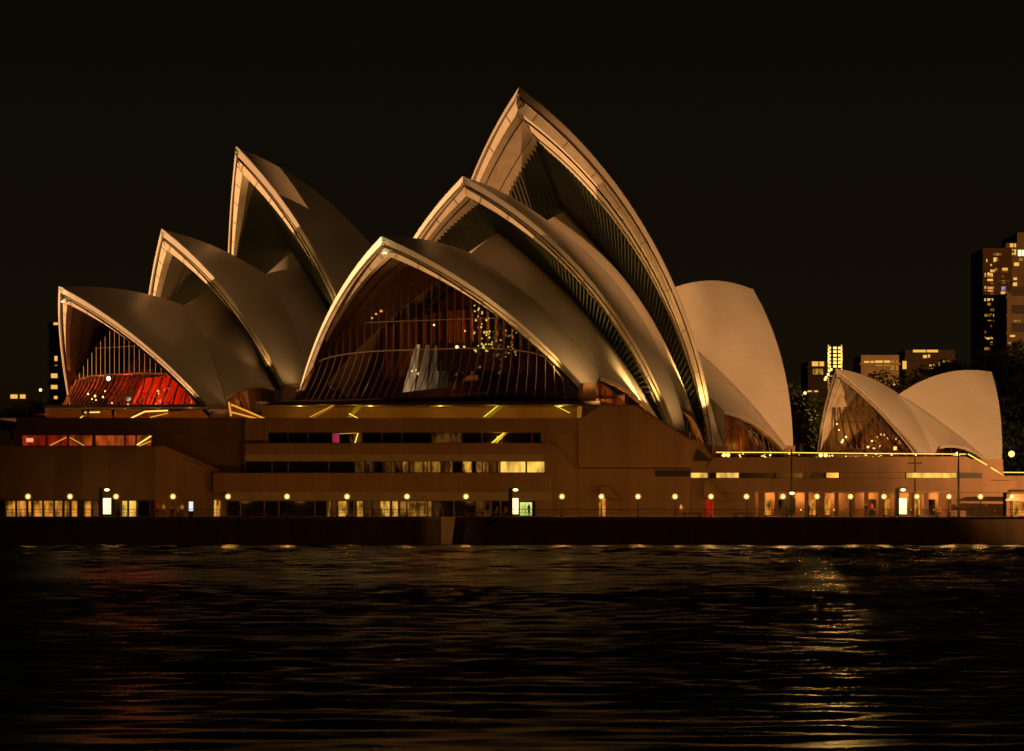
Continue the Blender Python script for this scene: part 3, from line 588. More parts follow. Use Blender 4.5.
# glowing balls standing in for city lights reflected in the right foyer glass
rr = random.Random(3)
def light_dots(hall, cells, v, r=.11, m=None, name='lamp_or_reflection'):
    for px, py in cells:
        p = hall.on(px, py, v); mb = MB(); mb.ball(tuple(p), r * rr.uniform(.7, 1.3), 6, 4); lpart(hall, mb, name, m or SMALL)
CITYG = glow('greenish_reflection', (.85, .66, .10), .8)  # glow of the reflected city lights
light_dots(CH, [(rr.choice((475, 478, 482, 484, 487, 489)) + rr.uniform(-1, 1), rr.uniform(304, 352)) for _ in range(42)] + [(rr.choice((505, 509, 512, 516)) + rr.uniform(-1, 1), rr.uniform(330, 357)) for _ in range(16)] + [(rr.uniform(490, 503), rr.uniform(338, 350)) for _ in range(6)], 12.0, .13, CITYG)
light_dots(CH, [(465, 331), (464, 347), (457, 347), (434, 325)], 6.0, .2)
light_dots(CH, [(372, 318), (376, 314), (381, 311)], -8.0, .2, HANDO)
# far hall foyer: red
lpart(TH, inner(T1, 9.0, 2.2, 19, 20, 18.8), 'auditorium_wall', mat('oxblood_wall', (.10, .02, .012), .6, .3))
for y in np.linspace(-10, 6, 8):
    mb = MB(); mb.box(9.2, 9.9, y - .6, y + .6, 26.5, 32.0); lpart(TH, mb, 'wall_panel', WOOD)
mb = MB(); n = 14
for a in range(n):
    y0, y1 = -20 + 30 * a / n, -20 + 30 * (a + 1) / n; mb.face([(15.5 - .02 * y0 * y0, y0, 18.8), (15.5 - .02 * y1 * y1, y1, 18.8), (13.0 - .02 * y1 * y1, y1, 25.0), (13.0 - .02 * y0 * y0, y0, 25.0)])
lpart(TH, mb, 'foyer_wall', REDC)
for a in range(11):
    y = -18 + 2.6 * a; mb = MB(); mb.tube([(16.0 - .02 * y * y, y, 19), (14.2, y + 1.2, 24.8)], .14, 5); lpart(TH, mb, 'fin', DARKC)
mb = MB(); mb.face([(8, -18, 19.2), (27, -16, 19.2), (27, 16, 19.2), (8, 18, 19.2)]); lpart(TH, mb, 'foyer_floor', REDC)
for u, v, z, p, c in ((18.5, -11, 23.6, 1300, (1, .34, .10)), (19, -2, 23.6, 1700, (1, .22, .08)), (19, 6, 23.6, 800, (1, .20, .07)), (11.5, 0, 30, 40, (1, .42, .14))): point(TH, u, v, z, p, c)
light_dots(TH, [(108.5, 378.5)], 2.0, .38, glow('spot_lamp', (.95, 1, .85), 3.0)); light_dots(TH, [(88, 394), (95, 396), (96, 400), (105, 391), (112, 403), (128, 404.5), (156, 404), (158, 391), (159, 394), (92, 399), (103, 397)], 8.0, .17)
mb = MB(); us = np.linspace(9.2, 20.4, 9); vs = [max(1.0, T1.C[1] + math.sqrt(T1.R ** 2 - (u - T1.C[0]) ** 2 - (25.4 - T1.C[2]) ** 2) - 2.4) for u in us]
for a in range(8): mb.face([(us[a], -vs[a], 25.2), (us[a + 1], -vs[a + 1], 25.2), (us[a + 1], vs[a + 1], 25.2), (us[a], vs[a], 25.2)])
lpart(TH, mb, 'foyer_light_block', DARKW)  # added slab that keeps the red foyer light off the upper glass
# restaurant dining room
lpart(RH, inner(R1, -13, 1.4, 9.5, 14, 11.6), 'dining_wall', WOOD)
for y in np.linspace(-7, 7, 8):
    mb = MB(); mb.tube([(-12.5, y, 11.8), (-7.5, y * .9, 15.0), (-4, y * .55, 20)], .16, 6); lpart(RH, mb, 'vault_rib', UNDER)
for u, v, z, p in ((-10, -4, 14.5, 260), (-9, 4, 14.5, 300), (-4, 0, 13.5, 160)): point(RH, u, v, z, p, (1, .5, .14), .4)
light_dots(RH, [(877, 437), (881, 434.5), (884, 434.8), (888, 438), (891, 440.5), (897, 437), (896, 439), (872, 441), (880, 446), (889, 447), (868, 447), (874, 449), (839, 430), (837, 424), (843, 440), (846, 437), (842, 442)], 2.0, .17)
# uplights at the rib feet
def uplight(hall, V, side, power, k=.35, name='rib_uplight', back=0.0, ang=50):
    s = V.sgn; f = V.F * A([1, side, 1.]); loc = f + A([1.6 * s, -.8 * side, -.4 - back]); q = int(k * len(V.rim)); aim = V.rim[len(V.rim) - 1 - q] * A([1, side, 1.])
    l = bpy.data.lights.new(name, 'SPOT'); l.energy = power; l.color = (1, .62, .22); l.spot_size = math.radians(ang); l.spot_blend = 1; l.shadow_soft_size = .25
    o = bpy.data.objects.new(name, l); COL.objects.link(o); o.parent = hall.root; o.location = tuple(loc); o.rotation_euler = Vector(tuple(aim - loc)).to_track_quat('-Z', 'Y').to_euler()
def riblight(hall, V, side, power, t0=.9, t1=.25, out=1.4, inn=1.6, ang=70, color=(1, .55, .16)):
    """fixture bracketed off the rib near its foot, grazing up the rib face"""
    k = lambda t: int(t * (len(V.rim) - 1)); m = A([1, side, 1.])
    loc = (V.rim[k(t0)] + V.out[k(t0)] * out - V.rad[k(t0)] * inn) * m; aim = (V.rim[k(t1)] - V.rad[k(t1)] * .8) * m
    l = bpy.data.lights.new('rib_uplight', 'SPOT'); l.energy = power; l.color = color; l.spot_size = math.radians(ang); l.spot_blend = 1; l.shadow_soft_size = .3
    o = bpy.data.objects.new('rib_uplight', l); COL.objects.link(o); o.parent = hall.root; o.location = tuple(loc); o.rotation_euler = Vector(tuple(aim - loc)).to_track_quat('-Z', 'Y').to_euler()
for hall, V, a, b_ in ((CH, C1, 26000, 2200), (CH, C2, 40000, 2500), (CH, C3, 60000, 2500), (TH, T1, 9000, 7000), (TH, T2, 10000, 7000), (TH, T3, 12000, 9000)):
    riblight(hall, V, 1, a * 1.15, out=2.6, t1=.2, ang=32); riblight(hall, V, -1, b_, out=2.6, t1=.2, ang=34); riblight(hall, V, 1, a * .17, t0=.93, t1=.6, out=.9, inn=.9)
def tileup(hall, V, power, q=.45, t=.35, off=3.6):
    s = V.sgn; loc = V.F2 + A([.6 * s, off, -.3]); aim = V.G[int(t * len(V.t)), int(q * V.G.shape[1])]
    l = bpy.data.lights.new('tile_uplight', 'SPOT'); l.energy = power; l.color = (1, .52, .18); l.spot_size = math.radians(80); l.spot_blend = 1; l.shadow_soft_size = .4
    o = bpy.data.objects.new('tile_uplight', l); COL.objects.link(o); o.parent = hall.root; o.location = tuple(loc); o.rotation_euler = Vector(tuple(aim - loc)).to_track_quat('-Z', 'Y').to_euler()
tileup(CH, C1, 5200, off=7); tileup(CH, C2, 5200, .2, .55, off=8); tileup(CH, C3, 2600, .2, .5, off=6); tileup(TH, T1, 500); tileup(TH, T2, 900); tileup(TH, T3, 300)
spot('buttress_spot', (X(428, 521), 519, ZD + 1.5), (X(448, 531), 531, 1.6), 420, (1, .5, .16), 40, .2, 1.0)  # unseen spot off the wall, added to brighten the buttress
# wash lights on the podium edge that graze the tiles near the feet
def wash(px, py, Y, aim, power, ang=70):
    spot('wash_light', (X(px, Y), Y, Z(py, Y)), aim, power, (1, .48, .15), ang, .4, 1.0)
wash(655, 414, 554, tuple(CH.o + CH.d * 6 + CH.n * 24 + A([0, 0, 36])), 1600, 100); wash(600, 402, 556, tuple(CH.o + CH.d * 16 + CH.n * 20 + A([0, 0, 33])), 1500, 95)
wash(706, 440, 556, tuple(CH.o + CH.d * -12 + CH.n * 24 + A([0, 0, 30])), 900, 95)
wash(262, 395, 560, tuple(TH.o + TH.d * 6 + TH.n * 18 + A([0, 0, 30])), 500, 95)
for hall, V, pw in ((CH, C1, 60), (TH, T1, 60)):
    for q, (dz, r) in enumerate(((-.2, .25), (-2.2, .3))):
        mb = MB(); p = V.T + A([-.45 if q == 0 else -.75, 0, dz]); mb.box(p[0] - .1, p[0] + .25, -r, r, p[2] - .13, p[2] + .13); lpart(hall, mb, 'tip_lamp', glow('tip_light', (1, .8, .4), 1.6) if 'tip_light' not in MATS else MATS['tip_light'])
    point(hall, V.T[0] + 1.2, 0, V.T[2] - 1.6, pw * 1.2, (1, .7, .3), .2)
riblight(RH, R1, 1, 700); riblight(RH, R1, -1, 1400)
for hall, ga, gb_, pw in ((CH, CH.on(600, 377, 25.0), CH.on(662, 424, 29.0), 260), (CH, CH.on(681, 408, 28.0), CH.on(704, 443, 26.0), 160), (CH, CH.on(724, 411, 24.5), CH.on(783, 448, 17.0), 260), (TH, TH.on(226, 397, 19.5), TH.on(275, 388, 19.5), 60)):
    for f_ in (.3, .65):
        q_ = ga + f_ * (gb_ - ga); point(hall, q_[0], q_[1] - 1.9, q_[2] - 1.6, pw, (1, .47, .10), .3, 'foyer_light')
# ------------------------------------------------------------------ promenade furniture
lamp_px = [(28, 'far left of the wide lit windows'), (70, ''), (116, ''), (173, ''), (228, ''), (287, ''), (347, ''), (407, ''), (466, ''), (562, ''), (601.5, ''), (638, ''), (675, ''), (711, ''), (746.5, ''), (783, ''), (817, ''), (850.5, ''), (884, ''), (917, ''), (949, ''), (980.5, ''), (1012, '')]
places = ['in front of the lit glass at the far left end', 'before the second group of lit doors from the left', 'just right of the tall white sign at left', 'beside the standing group with the red jacket', 'just right of the orange lit doorway', 'with a pale post, in front of dark windows', 'at the left end of the yellow office windows',
 'in the middle of the yellow ground floor windows', 'above the lit corner of the sea wall', 'right of the green lit panel and pier', 'over the small orange doorway with a hood', 'between the orange doorway and the red door, nearer the doorway', 'left of the slanted hood and red door', 'in front of the red door',
 'right of the red door before the blank wall', 'just left of the tall thin mast', 'at the left end of the colonnade, right of the mast', 'second one right of the tall thin mast', 'just left of the dark red sign pillar', 'just right of the dark red sign pillar', 'left of the second tall mast', 'alone before the blank wall right of the second mast', 'beside the pale pink awning at the far right']
FROST = bpy.data.materials.new('frosted_halo_globe'); FROST.use_nodes = True; _n = FROST.node_tree; _n.nodes.clear()
_o = _n.nodes.new('ShaderNodeOutputMaterial'); _m = _n.nodes.new('ShaderNodeMixShader'); _t = _n.nodes.new('ShaderNodeBsdfTransparent'); _e = _n.nodes.new('ShaderNodeEmission'); _m.inputs[0].default_value = .42
_e.inputs['Color'].default_value = (1, .46, .06, 1); _e.inputs['Strength'].default_value = .8; _n.links.new(_t.outputs[0], _m.inputs[1]); _n.links.new(_e.outputs[0], _m.inputs[2]); _n.links.new(_m.outputs[0], _o.inputs[0])  # orange lens halo round the bulb is put into this outer globe's glow
def lamp_post():
    r = empty('street_lamp', (0, 0, 0), 'x', 'street lamp', group='globe lamps along the promenade')
    m = MB(); m.tube([(0, 0, 0), (0, 0, .25), (0, 0, .3), (0, 0, 2.2)], [.13, .13, .06, .05], 8); m.tube([(0, 0, 2.2), (0, 0, 2.34)], [.05, .16], 8); m.build('pole', BLACKM, r)
    m = MB(); m.ball((0, 0, 2.66), .42, 14, 10); g_ = m.build('globe', FROST, r, smooth=True); m = MB(); m.ball((0, 0, 2.66), .25, 12, 8); m.build('bulb', LAMP, g_, smooth=True); return r
proto = lamp_post(); YL_ = YS + 6.5
for i, (px, _) in enumerate(lamp_px):
    o = proto if i == 0 else copy_tree(proto); o.location = (X(px, YL_), YL_, ZD); o['label'] = 'globe lamp ' + places[i]
    l = bpy.data.lights.new('globe_glow', 'POINT'); l.energy = 200 if px < 220 else (520 if px < 560 else (560 if px < 690 else 600)); l.color = (1, .41, .06) if px < 690 else (1, .46, .12); l.shadow_soft_size = .5
    lo = bpy.data.objects.new('globe_glow', l); COL.objects.link(lo); lo.location = (X(px, YL_), YL_, ZD + 2.66)
# tall sign pillars
def pillar(px, label, panel, w=1.15, h=3.55, top=True, body=BLACKM):
    Y = YS + 9; r = empty('sign_pillar', (X(px, Y), Y, ZD), label, 'sign', group='illuminated sign pillars')
    m = MB(); m.box(-w / 2 - .55, -w / 2 - .05, -.2, .3, 0, h + .2); m.build('column', body, r)
    m = MB(); m.box(-w / 2, w / 2, -.1, .25, .35, 2.45); m.build('panel', panel, r)
    if top: m = MB(); m.ball((.0, -.1, h), .36, 10, 6, sz=.55); m.build('lamp', SIGNW, r); m = MB(); m.box(-w / 2 - .2, w / 2, -.3, .5, h + .22, h + .32); m.build('cap', body, r)
pillar(107, 'sign pillar with wide white lit panel before the left windows', SIGNW, 1.0); pillar(515.5, 'sign pillar with white panel left of the green lit panel', SIGNW, .75)
pillar(903, 'dark red sign pillar with white lower panel in front of the colonnade', SIGNW, .95); pillar(792, 'dark sign pillar with a lit head at the foot of the tall mast', BLACKM, .9, 3.1)
m = MB(); Y = YS + 10; r = empty('info_screen', (X(191, Y), Y, ZD), 'small bluish white upright screen left of the orange doorway', 'screen'); m.box(-.28, .28, 0, .1, .75, 2.0); m.build('panel', WINW, r); m = MB(); m.box(-.34, .34, .1, .2, 0, 2.06); m.build('casing', BLACKM, r)
# masts
for px, top, lab in ((791.5, 449, 'tall thin dark mast at the left end of the colonnade'), (958.5, 450, 'tall thin dark mast at the right end of the colonnade')):
    Y = YS + 10.5; r = empty('mast', (X(px, Y), Y, ZD), lab, 'mast', group='tall masts on the promenade'); h = Z(top, Y) - ZD
    m = MB(); m.tube([(0, 0, 0), (0, 0, h * .5), (0, 0, h)], [.17, .14, .09], 8); m.build('pole', BLACKM, r); m = MB(); m.box(-.9, .9, -.08, .08, h - .9, h - .75); m.build('crossarm', BLACKM, r)
# awning at the far right
Y = YS + 8; r = empty('awning', (X(1020, Y), Y, ZD), 'pale pink lit awning at the far right end of the promenade', 'awning')
m = MB(); x0, x1 = X(1007, Y) - X(1020, Y), 5.0
for a, b, c, d in (((x0, 0, 3.35), (x1, 0, 3.3), (x1, 3, 3.6), (x0 + .6, 3, 3.6)), ((x0 - .3, -.6, 2.2), (x1, -.6, 1.9), (x1, 0, 2.9), (x0 + .9, 0, 3.0))): m.face([a, b, c, d]); m.face([(p[0], p[1], p[2] - .06) for p in (a, b, c, d)][::-1])
m.build('canvas', mat('awning_canvas', (.62, .36, .24), .7, .2), r)
for x in (x0 + .5, x1 - .3): m = MB(); m.tube([(x, .5, 0), (x, .5, 3.3)], .06, 6); m.build('post', BLACKM, r)
m = MB(); m.box(x0 + 1, x1, 1.4, 1.5, .2, 1.9); m.build('counter', WIN, r)
# promenade rail
rl = empty('quay_railing', (0, YS + .6, ZD), 'low dark metal railing along the top of the sea wall', 'railing')
m = MB(); m.tube([(-70, 0, 1.0), (75, 0, 1.0)], .035, 5); m.build('top_rail', BRONZE_D, rl); m = MB(); m.tube([(-70, 0, .55), (75, 0, .55)], .02, 4); m.build('wire', BRONZE_D, rl)
for k in range(96): m = MB(); x = -70 + k * 1.5263; m.box(x - .03, x + .03, -.03, .03, 0, 1.02); m.build('post', BRONZE_D, rl)
# planters / benches by the quay
def bench(px, label, Y=YS + 4):
    r = empty('bench', (X(px, Y), Y, ZD), label, 'bench', group='low pale benches on the promenade')
    m = MB(); m.box(-1.3, 1.3, -.25, .25, .40, .5); m.build('seat', PAVE, r)
    for x in (-1, 1): m = MB(); m.box(x - .12, x + .12, -.2, .2, 0, .4); m.build('leg', PAVE, r)
bench(293, 'low bench under the lamp with the pale post'); bench(258, 'low bench left of the lamp with the pale post'); bench(475, 'long low bench above the lit corner of the sea wall'); bench(692, 'low bench left of the red door'); bench(743, 'low bench right of the red door')
# ------------------------------------------------------------------ people
SKIN = mat('skin', (.42, .25, .17), .6, .3); HAIR = mat('hair', (.03, .02, .015), .6, .3)
CL = {n: mat(n + '_cloth', c, .85, .2) for n, c in dict(red=(.55, .03, .02), black=(.02, .02, .022), cream=(.6, .5, .38), blue=(.05, .07, .15), brown=(.2, .11, .06), orange=(.6, .22, .05), white=(.7, .68, .62)).items()}
def person_mesh(top, legs, sit=False, stride=.12, arm=.1):
    hip = .52 if sit else .92
    me = bpy.data.meshes.new('person'); b = bmesh.new(); sk = b.verts.layers.skin.verify(); V = {}
    def v(n, p, r): V[n] = b.verts.new(p); V[n][sk].radius = (r, r * .85)
    v('pel', (0, 0, hip), .15); v('wa', (0, 0, hip + .2), .135); v('ch', (0, 0, hip + .42), .165); v('nk', (0, 0, hip + .58), .06); v('hd', (0, -.01, hip + .70), .098); v('tp', (0, 0, hip + .80), .075)
    for s, n in ((-1, 'l'), (1, 'r')):
        v('sh' + n, (s * .19, 0, hip + .50), .062); v('el' + n, (s * (.24 + arm * .3), .02 - arm * .4, hip + .22), .045); v('wr' + n, (s * (.22 + arm * .2), -.06 - arm, hip - .0), .034); v('ha' + n, (s * .215, -.09 - arm, hip - .08), .03)
        if sit: v('hp' + n, (s * .1, -.1, hip), .095); v('kn' + n, (s * .11, -.45, hip - .02), .065); v('an' + n, (s * .11, -.42, .08), .045); v('to' + n, (s * .12, -.6, .045), .04)
        else: v('hp' + n, (s * .09, 0, hip - .1), .1); v('kn' + n, (s * .1, -s * stride * .5 - .02, .5), .068); v('an' + n, (s * .1, -s * stride, .08), .045); v('to' + n, (s * .12, -s * stride - .17, .045), .04)
    E_ = [('pel', 'wa'), ('wa', 'ch'), ('ch', 'nk'), ('nk', 'hd'), ('hd', 'tp')]
    for n in 'lr': E_ += [('ch', 'sh' + n), ('sh' + n, 'el' + n), ('el' + n, 'wr' + n), ('wr' + n, 'ha' + n), ('pel', 'hp' + n), ('hp' + n, 'kn' + n), ('kn' + n, 'an' + n), ('an' + n, 'to' + n)]
    for a, c in E_: b.edges.new((V[a], V[c]))
    V['pel'][sk].use_root = True; b.to_mesh(me); b.free()
    o = bpy.data.objects.new('tmp', me); COL.objects.link(o); o.modifiers.new('s', 'SKIN'); sb = o.modifiers.new('u', 'SUBSURF'); sb.levels = 1; sb.render_levels = 1
    bpy.context.view_layer.update(); dg = bpy.context.evaluated_depsgraph_get(); m2 = bpy.data.meshes.new_from_object(o.evaluated_get(dg)); bpy.data.objects.remove(o)
    m2.materials.clear()
    for mm in (SKIN, CL[top], CL[legs], HAIR): m2.materials.append(mm)
    for p in m2.polygons:
        c = p.center; p.use_smooth = True
        if c.z > hip + .56: p.material_index = 3 if (c.y > .0 or c.z > hip + .77) else 0
        elif abs(c.x) > .17 and c.z < hip + .03 and c.y < -.02 and not sit: p.material_index = 0
        elif c.z > hip + .02: p.material_index = 1
        else: p.material_index = 2
    return m2
crowd = [(157.5, 'red', 'black', 0, 'person in a red jacket standing left of the blue white screen'), (163.5, 'cream', 'brown', 0, 'person in a cream top beside the red jacket'), (178, 'brown', 'black', 1, 'person in brown sitting under the globe lamp left of the screen'), (172, 'black', 'black', 1, 'person in black sitting right of the cream top'), (182, 'white', 'black', 0, 'person in a white shirt standing left of the blue white screen'),
 (497, 'brown', 'black', 1, 'person in brown sitting left of the white sign pillar'), (506, 'orange', 'blue', 1, 'person in orange sitting right beside the white sign pillar'), (529, 'black', 'black', 0, 'person in black standing before the green lit panel'), (681, 'cream', 'brown', 0, 'person in a cream top standing under the lamp near the red door'),
 (809, 'black', 'black', 0, 'dark dressed person standing at the left of the colonnade'), (866, 'black', 'blue', 0, 'dark dressed person walking at the middle of the colonnade'), (872, 'red', 'black', 0, 'person in red standing just right of the dark walker'), (940, 'orange', 'black', 1, 'person in orange sitting near the second mast'), (986, 'black', 'black', 0, 'person in black standing at the far right before the blank wall')]
for px, a, bcl, sit, lab in crowd:
    o = bpy.data.objects.new('person', person_mesh(a, bcl, bool(sit), rng.uniform(-.15, .15), rng.uniform(0, .2))); COL.objects.link(o)
    Y = YS + 8.2 + rng.uniform(-1, 1); o.location = (X(px, Y), Y, ZD); o.rotation_euler = (0, 0, rng.uniform(-1.5, 1.5)); o.scale = (1.0,) * 3
    tag(o, lab, 'person', 'people on the promenade')
    if sit:
        r = empty('stool', (X(px, Y), Y + .05, ZD), 'small dark stool under the ' + lab.split(' sitting')[0] + ' ' + ' '.join(lab.split(' sitting')[1].split()[:6]), 'stool', group='stools on the promenade'); m = MB(); m.box(-.2, .2, -.2, .2, .36, .40); m.build('seat', BLACKM, r)
        for sx_, sy_ in ((-1, -1), (1, -1), (1, 1), (-1, 1)): m = MB(); m.box(sx_ * .17 - .02, sx_ * .17 + .02, sy_ * .17 - .02, sy_ * .17 + .02, 0, .36); m.build('leg', BLACKM, r)
for px, py, Y_ in ((493, 408, 563), (355, 410, 563), (323, 408, 561), (498, 437, YF + .2), (565, 408, 562)):
    l = bpy.data.lights.new('stair_light', 'POINT'); l.energy = 60; l.color = (1, .66, .08); l.shadow_soft_size = .15; o = bpy.data.objects.new('stair_light', l); COL.objects.link(o); o.location = (X(px, Y_), Y_, Z(py, Y_))
# people on the upper terrace of the far hall
for px, lab in ((83, 'dark figure standing at the left on the far terrace'), (88, 'second dark figure on the far terrace, beside the yellow lights'), (113, 'dark figure standing before the orange terrace wall')):
    o = bpy.data.objects.new('person', person_mesh('black', 'black', False, .05, .05)); COL.objects.link(o); Y = 572; o.location = (X(px, Y), Y, ZP + .05); tag(o, lab, 'person', 'people on the upper terrace')
tf = MB(); tf.box(X(20, 590), X(262, 590), 557.3, 612, ZP + .01, ZP + .04); part(tf, 'terrace_floor', PAVE)
for px, z in ((90, 0), (125, 0), (160, 0), (190, 0)):
    l = bpy.data.lights.new('foyer_light', 'POINT'); l.energy = 1300; l.color = (1, .42, .05); l.shadow_soft_size = .3; o = bpy.data.objects.new('foyer_light', l); COL.objects.link(o); o.location = (X(px, 606), 606, Z(407, 606))
for px in (300, 370, 440, 500, 560):
    l = bpy.data.lights.new('foyer_light', 'POINT'); l.energy = 420; l.color = (1, .58, .06); l.shadow_soft_size = .3; o = bpy.data.objects.new('foyer_light', l); COL.objects.link(o); o.location = (X(px, 569), 569, Z(407, 569))
for px in (770, 800, 835, 870, 905, 935):
    l = bpy.data.lights.new('colonnade_light', 'POINT'); l.energy = 130; l.color = (1, .5, .13); l.shadow_soft_size = .3; o = bpy.data.objects.new('colonnade_light', l); COL.objects.link(o); o.location = (X(px, YR + 1.8), YR + 2, Z(496, YR))
# dining tables with small lamps in the colonnade
for i, px in enumerate((766, 774, 801, 812, 826, 834, 842, 857, 875, 889, 897, 911, 923, 934)):
    Y = YR - 2.2 + (i % 3) * .9; r = empty('cafe_table', (X(px, Y), Y, ZD), 'small round cafe table with a glowing lamp in front of the colonnade', 'table', group='cafe tables by the colonnade')
    m = MB(); m.tube([(0, 0, .72), (0, 0, .76)], .42, 12); m.build('tabletop', PAVE, r); m = MB(); m.tube([(0, 0, 0), (0, 0, .72)], .04, 6); m.build('leg', BLACKM, r)
    t = empty('table_lamp', (X(px, Y), Y, ZD + .76), 'tiny glowing lamp on a round cafe table in front of the colonnade', 'lamp', group='lamps on the cafe tables'); m = MB(); m.ball((0, 0, .14), .11, 8, 6); m.build('shade', rr.choice([SMALL, HANDO, REDL]), t); m = MB(); m.tube([(0, 0, 0), (0, 0, .06)], .06, 6); m.build('base', BLACKM, t)
# ------------------------------------------------------------------ far shore: land, buildings, trees
hl = MB(); G = np.zeros((6, 60, 3))
for b in range(60):
    x = -500 + 1000 * b / 59
    for a in range(6):
        f = a / 5; top = 19 + 5 * math.sin(x * .013 + .7) + (16 * max(0, min(1, (x - 60) / 70))) + (8 if x < -85 else 0)
        G[a, b] = (x, 708 + 490 * f, -1 + (top + 1) * min(1, f * 1.3) ** .8)
hl.grid(G); tag(hl.build('hills', mat('dark_ground', (.015, .016, .008), .9, .1, noise=.4, nscale=.05), smooth=True), kind='structure')
def building(name, px0, px1, ptop, Y, label, wins, depth=22, m=None, zb=8, bands=0, steps=(), extra=0, strips=False):
    x0, x1 = X(px0, Y), X(px1, Y); xm = (x0 + x1) / 2; zt = Z(ptop, Y)
    r = empty(name, (xm, Y, zb), label, 'building', group='buildings on the far shore'); mb = MB(); mb.box(x0 - xm, x1 - xm, 0, depth, 0, zt - zb); mb.build('wall', m, r)
    for a, b, c in steps:
        q = MB(); q.box(X(a, Y) - xm, X(b, Y) - xm, 2, depth - 2, zt - zb + .01, Z(c, Y) - zb); q.build('roof_storey', m, r)
    if strips:
        for q in range(bands):
            z = (zt - zb) * (q + .7) / bands + .7; s = MB(); s.box(x0 - xm + 1.2, x1 - xm - 1.2, -.04, -.01, z, z + (zt - zb) / bands * .5); s.build('window_strip', DARKW, r)
    if extra:
        r2 = random.Random(5)
        for q in range(72):
            a = px0 + 1.5 + r2.randrange(9) * (px1 - px0 - 3) / 9; c0 = ptop + 5 + r2.randrange(18) * 5.55; wins = wins + [(a, a + r2.choice((1.6, 2.4, 3.2)), c0, c0 + 2.6, r2.choice((CITYDD, CITYDD, CITYD, CITY)))]
    for q in range(bands):
        z = (zt - zb) * (q + .7) / bands; s = MB(); s.box(x0 - xm - .3, x1 - xm + .3, -.6, -.02, z, z + .55); s.build('balcony_slab', m, r)
    for a, b, c, d, dim in wins:
        w = MB(); p = (X(a, Y) - xm, X(b, Y) - xm, Z(d, Y) - zb, Z(c, Y) - zb); w.face([(p[0], -.05, p[2]), (p[1], -.05, p[2]), (p[1], -.05, p[3]), (p[0], -.05, p[3])]); o = w.build('window', dim, r)
        s = MB(); s.box(p[0] - .2, p[1] + .2, -.22, -.04, p[2] - .3, p[2] - .02); s.build('sill', m, o)
        if p[1] - p[0] > 1.6: s = MB(); x = (p[0] + p[1]) / 2 + .2; s.box(x - .12, x + .12, -.15, -.06, p[2], p[3]); s.build('mullion', BLACKM, o)
    return r
CITYDD = glow('faint_window', (1, .40, .06), .16)
BW = mat('pale_render', (.36, .29, .20), .8, .2, noise=.15, nscale=.2); BD = mat('dark_render', (.07, .055, .04), .8, .2, noise=.2, nscale=.2)
c, d = CITY, CITYD
building('apartment_tower', 983, 1012, 248, 1150, 'tall apartment tower with scattered lit windows at the right edge', [(986.2, 987.3, 259, 262, c), (993.5, 997.1, 257.5, 262, c), (1002.2, 1007.7, 267, 271, c), (994.9, 997.1, 268, 271, d), (984.7, 985.8, 273, 277, c), (987.3, 992.8, 272.5, 277, c), (987.3, 992.8, 278.5, 281, c), (984.7, 985.8, 287.5, 291, d), (987.6, 993.1, 287, 291.5, glow('orange_window', (1, .34, .1), .9)), (1001.5, 1005.9, 286.5, 290.5, glow('violet_window', (.55, .4, .9), .6)), (1000.8, 1005.9, 291.5, 294, c), (984.4, 985.8, 297, 301, c), (987.3, 993.1, 297, 301, c), (998.6, 1001.9, 306.5, 310, d), (994.6, 997.1, 321.5, 325.5, c), (998.6, 1000.8, 321.5, 325.5, c), (986.2, 992.8, 337.5, 339.5, c), (994.9, 997.1, 336, 340, d), (998.2, 1000.8, 341, 344.5, c), (994.9, 997.1, 341.5, 344, c), (997.9, 1003.0, 350, 355, c), (990.6, 991.7, 313, 315, d), (987.6, 991.3, 320, 321, d)], m=mat('tower_render', (.17, .115, .065), .8, .2, noise=.2, nscale=.2), bands=16, depth=30, extra=9)
building('apartment_tower', 1006, 1060, 243, 1165, 'tallest tower with a bright lit crown cut off by the right edge', [(1010, 1016, 243.5, 255, c), (1018, 1024, 250, 256, SIGNW), (1014, 1019, 262.5, 266, c), (1019, 1023, 258, 261, d), (1013.5, 1017, 277.5, 280, c), (1013, 1017, 282.5, 286, c), (1026, 1031, 270, 274, c)], m=BW, bands=12, depth=40, steps=((1018, 1060, 232),))
building('office_block', 1007, 1060, 293, 1100, 'pale banded block with rows of balconies in front of the towers', [(1010, 1015, 335, 337, c), (1008, 1011, 342, 344, d), (1014, 1020, 320, 322, d)], m=BW, bands=11, depth=30, strips=True)
building('office_block', 808, 829, 361, 900, 'small block with two bright windows left of the floodlight tower', [(812, 824, 361.5, 366.5, c), (813, 823, 367, 374.5, WINY), (807.5, 818, 390.5, 394.5, c)], m=BD, bands=5)
building('office_block', 861, 899, 355, 960, 'wide low block with a long lit top floor behind the restaurant', [(864, 874, 361, 365, c), (875, 890, 360.5, 365.5, c), (890.5, 898, 360.5, 370, d), (879, 884, 381, 384, c), (885, 888, 381.5, 384, c), (892, 895, 381, 386, c)], m=BW, bands=4)
building('office_block', 905, 955, 350, 1000, 'long block with a lit roof strip left of the dark hill', [(913, 938, 349.8, 352.3, c), (923, 927, 355, 358, c), (928, 930, 354.5, 357.5, c), (902.5, 906.5, 361, 369, c), (929.5, 935, 364.5, 368.5, c), (939, 949, 360.5, 366.5, WINY), (938, 941, 363, 368, c)], m=BD, bands=4)
building('apartment_tower', 49, 62, 322, 900, 'slim dark tower with a column of lit windows behind the first shell', [(53.5, 58, 322.5, 327, c), (54.5, 57.5, 356, 361, c), (54.5, 57.5, 362.5, 366, d), (51, 57.5, 373.5, 378, c), (51, 57.5, 385, 389, c), (54, 57.5, 396, 399, c)], m=BD, bands=9)
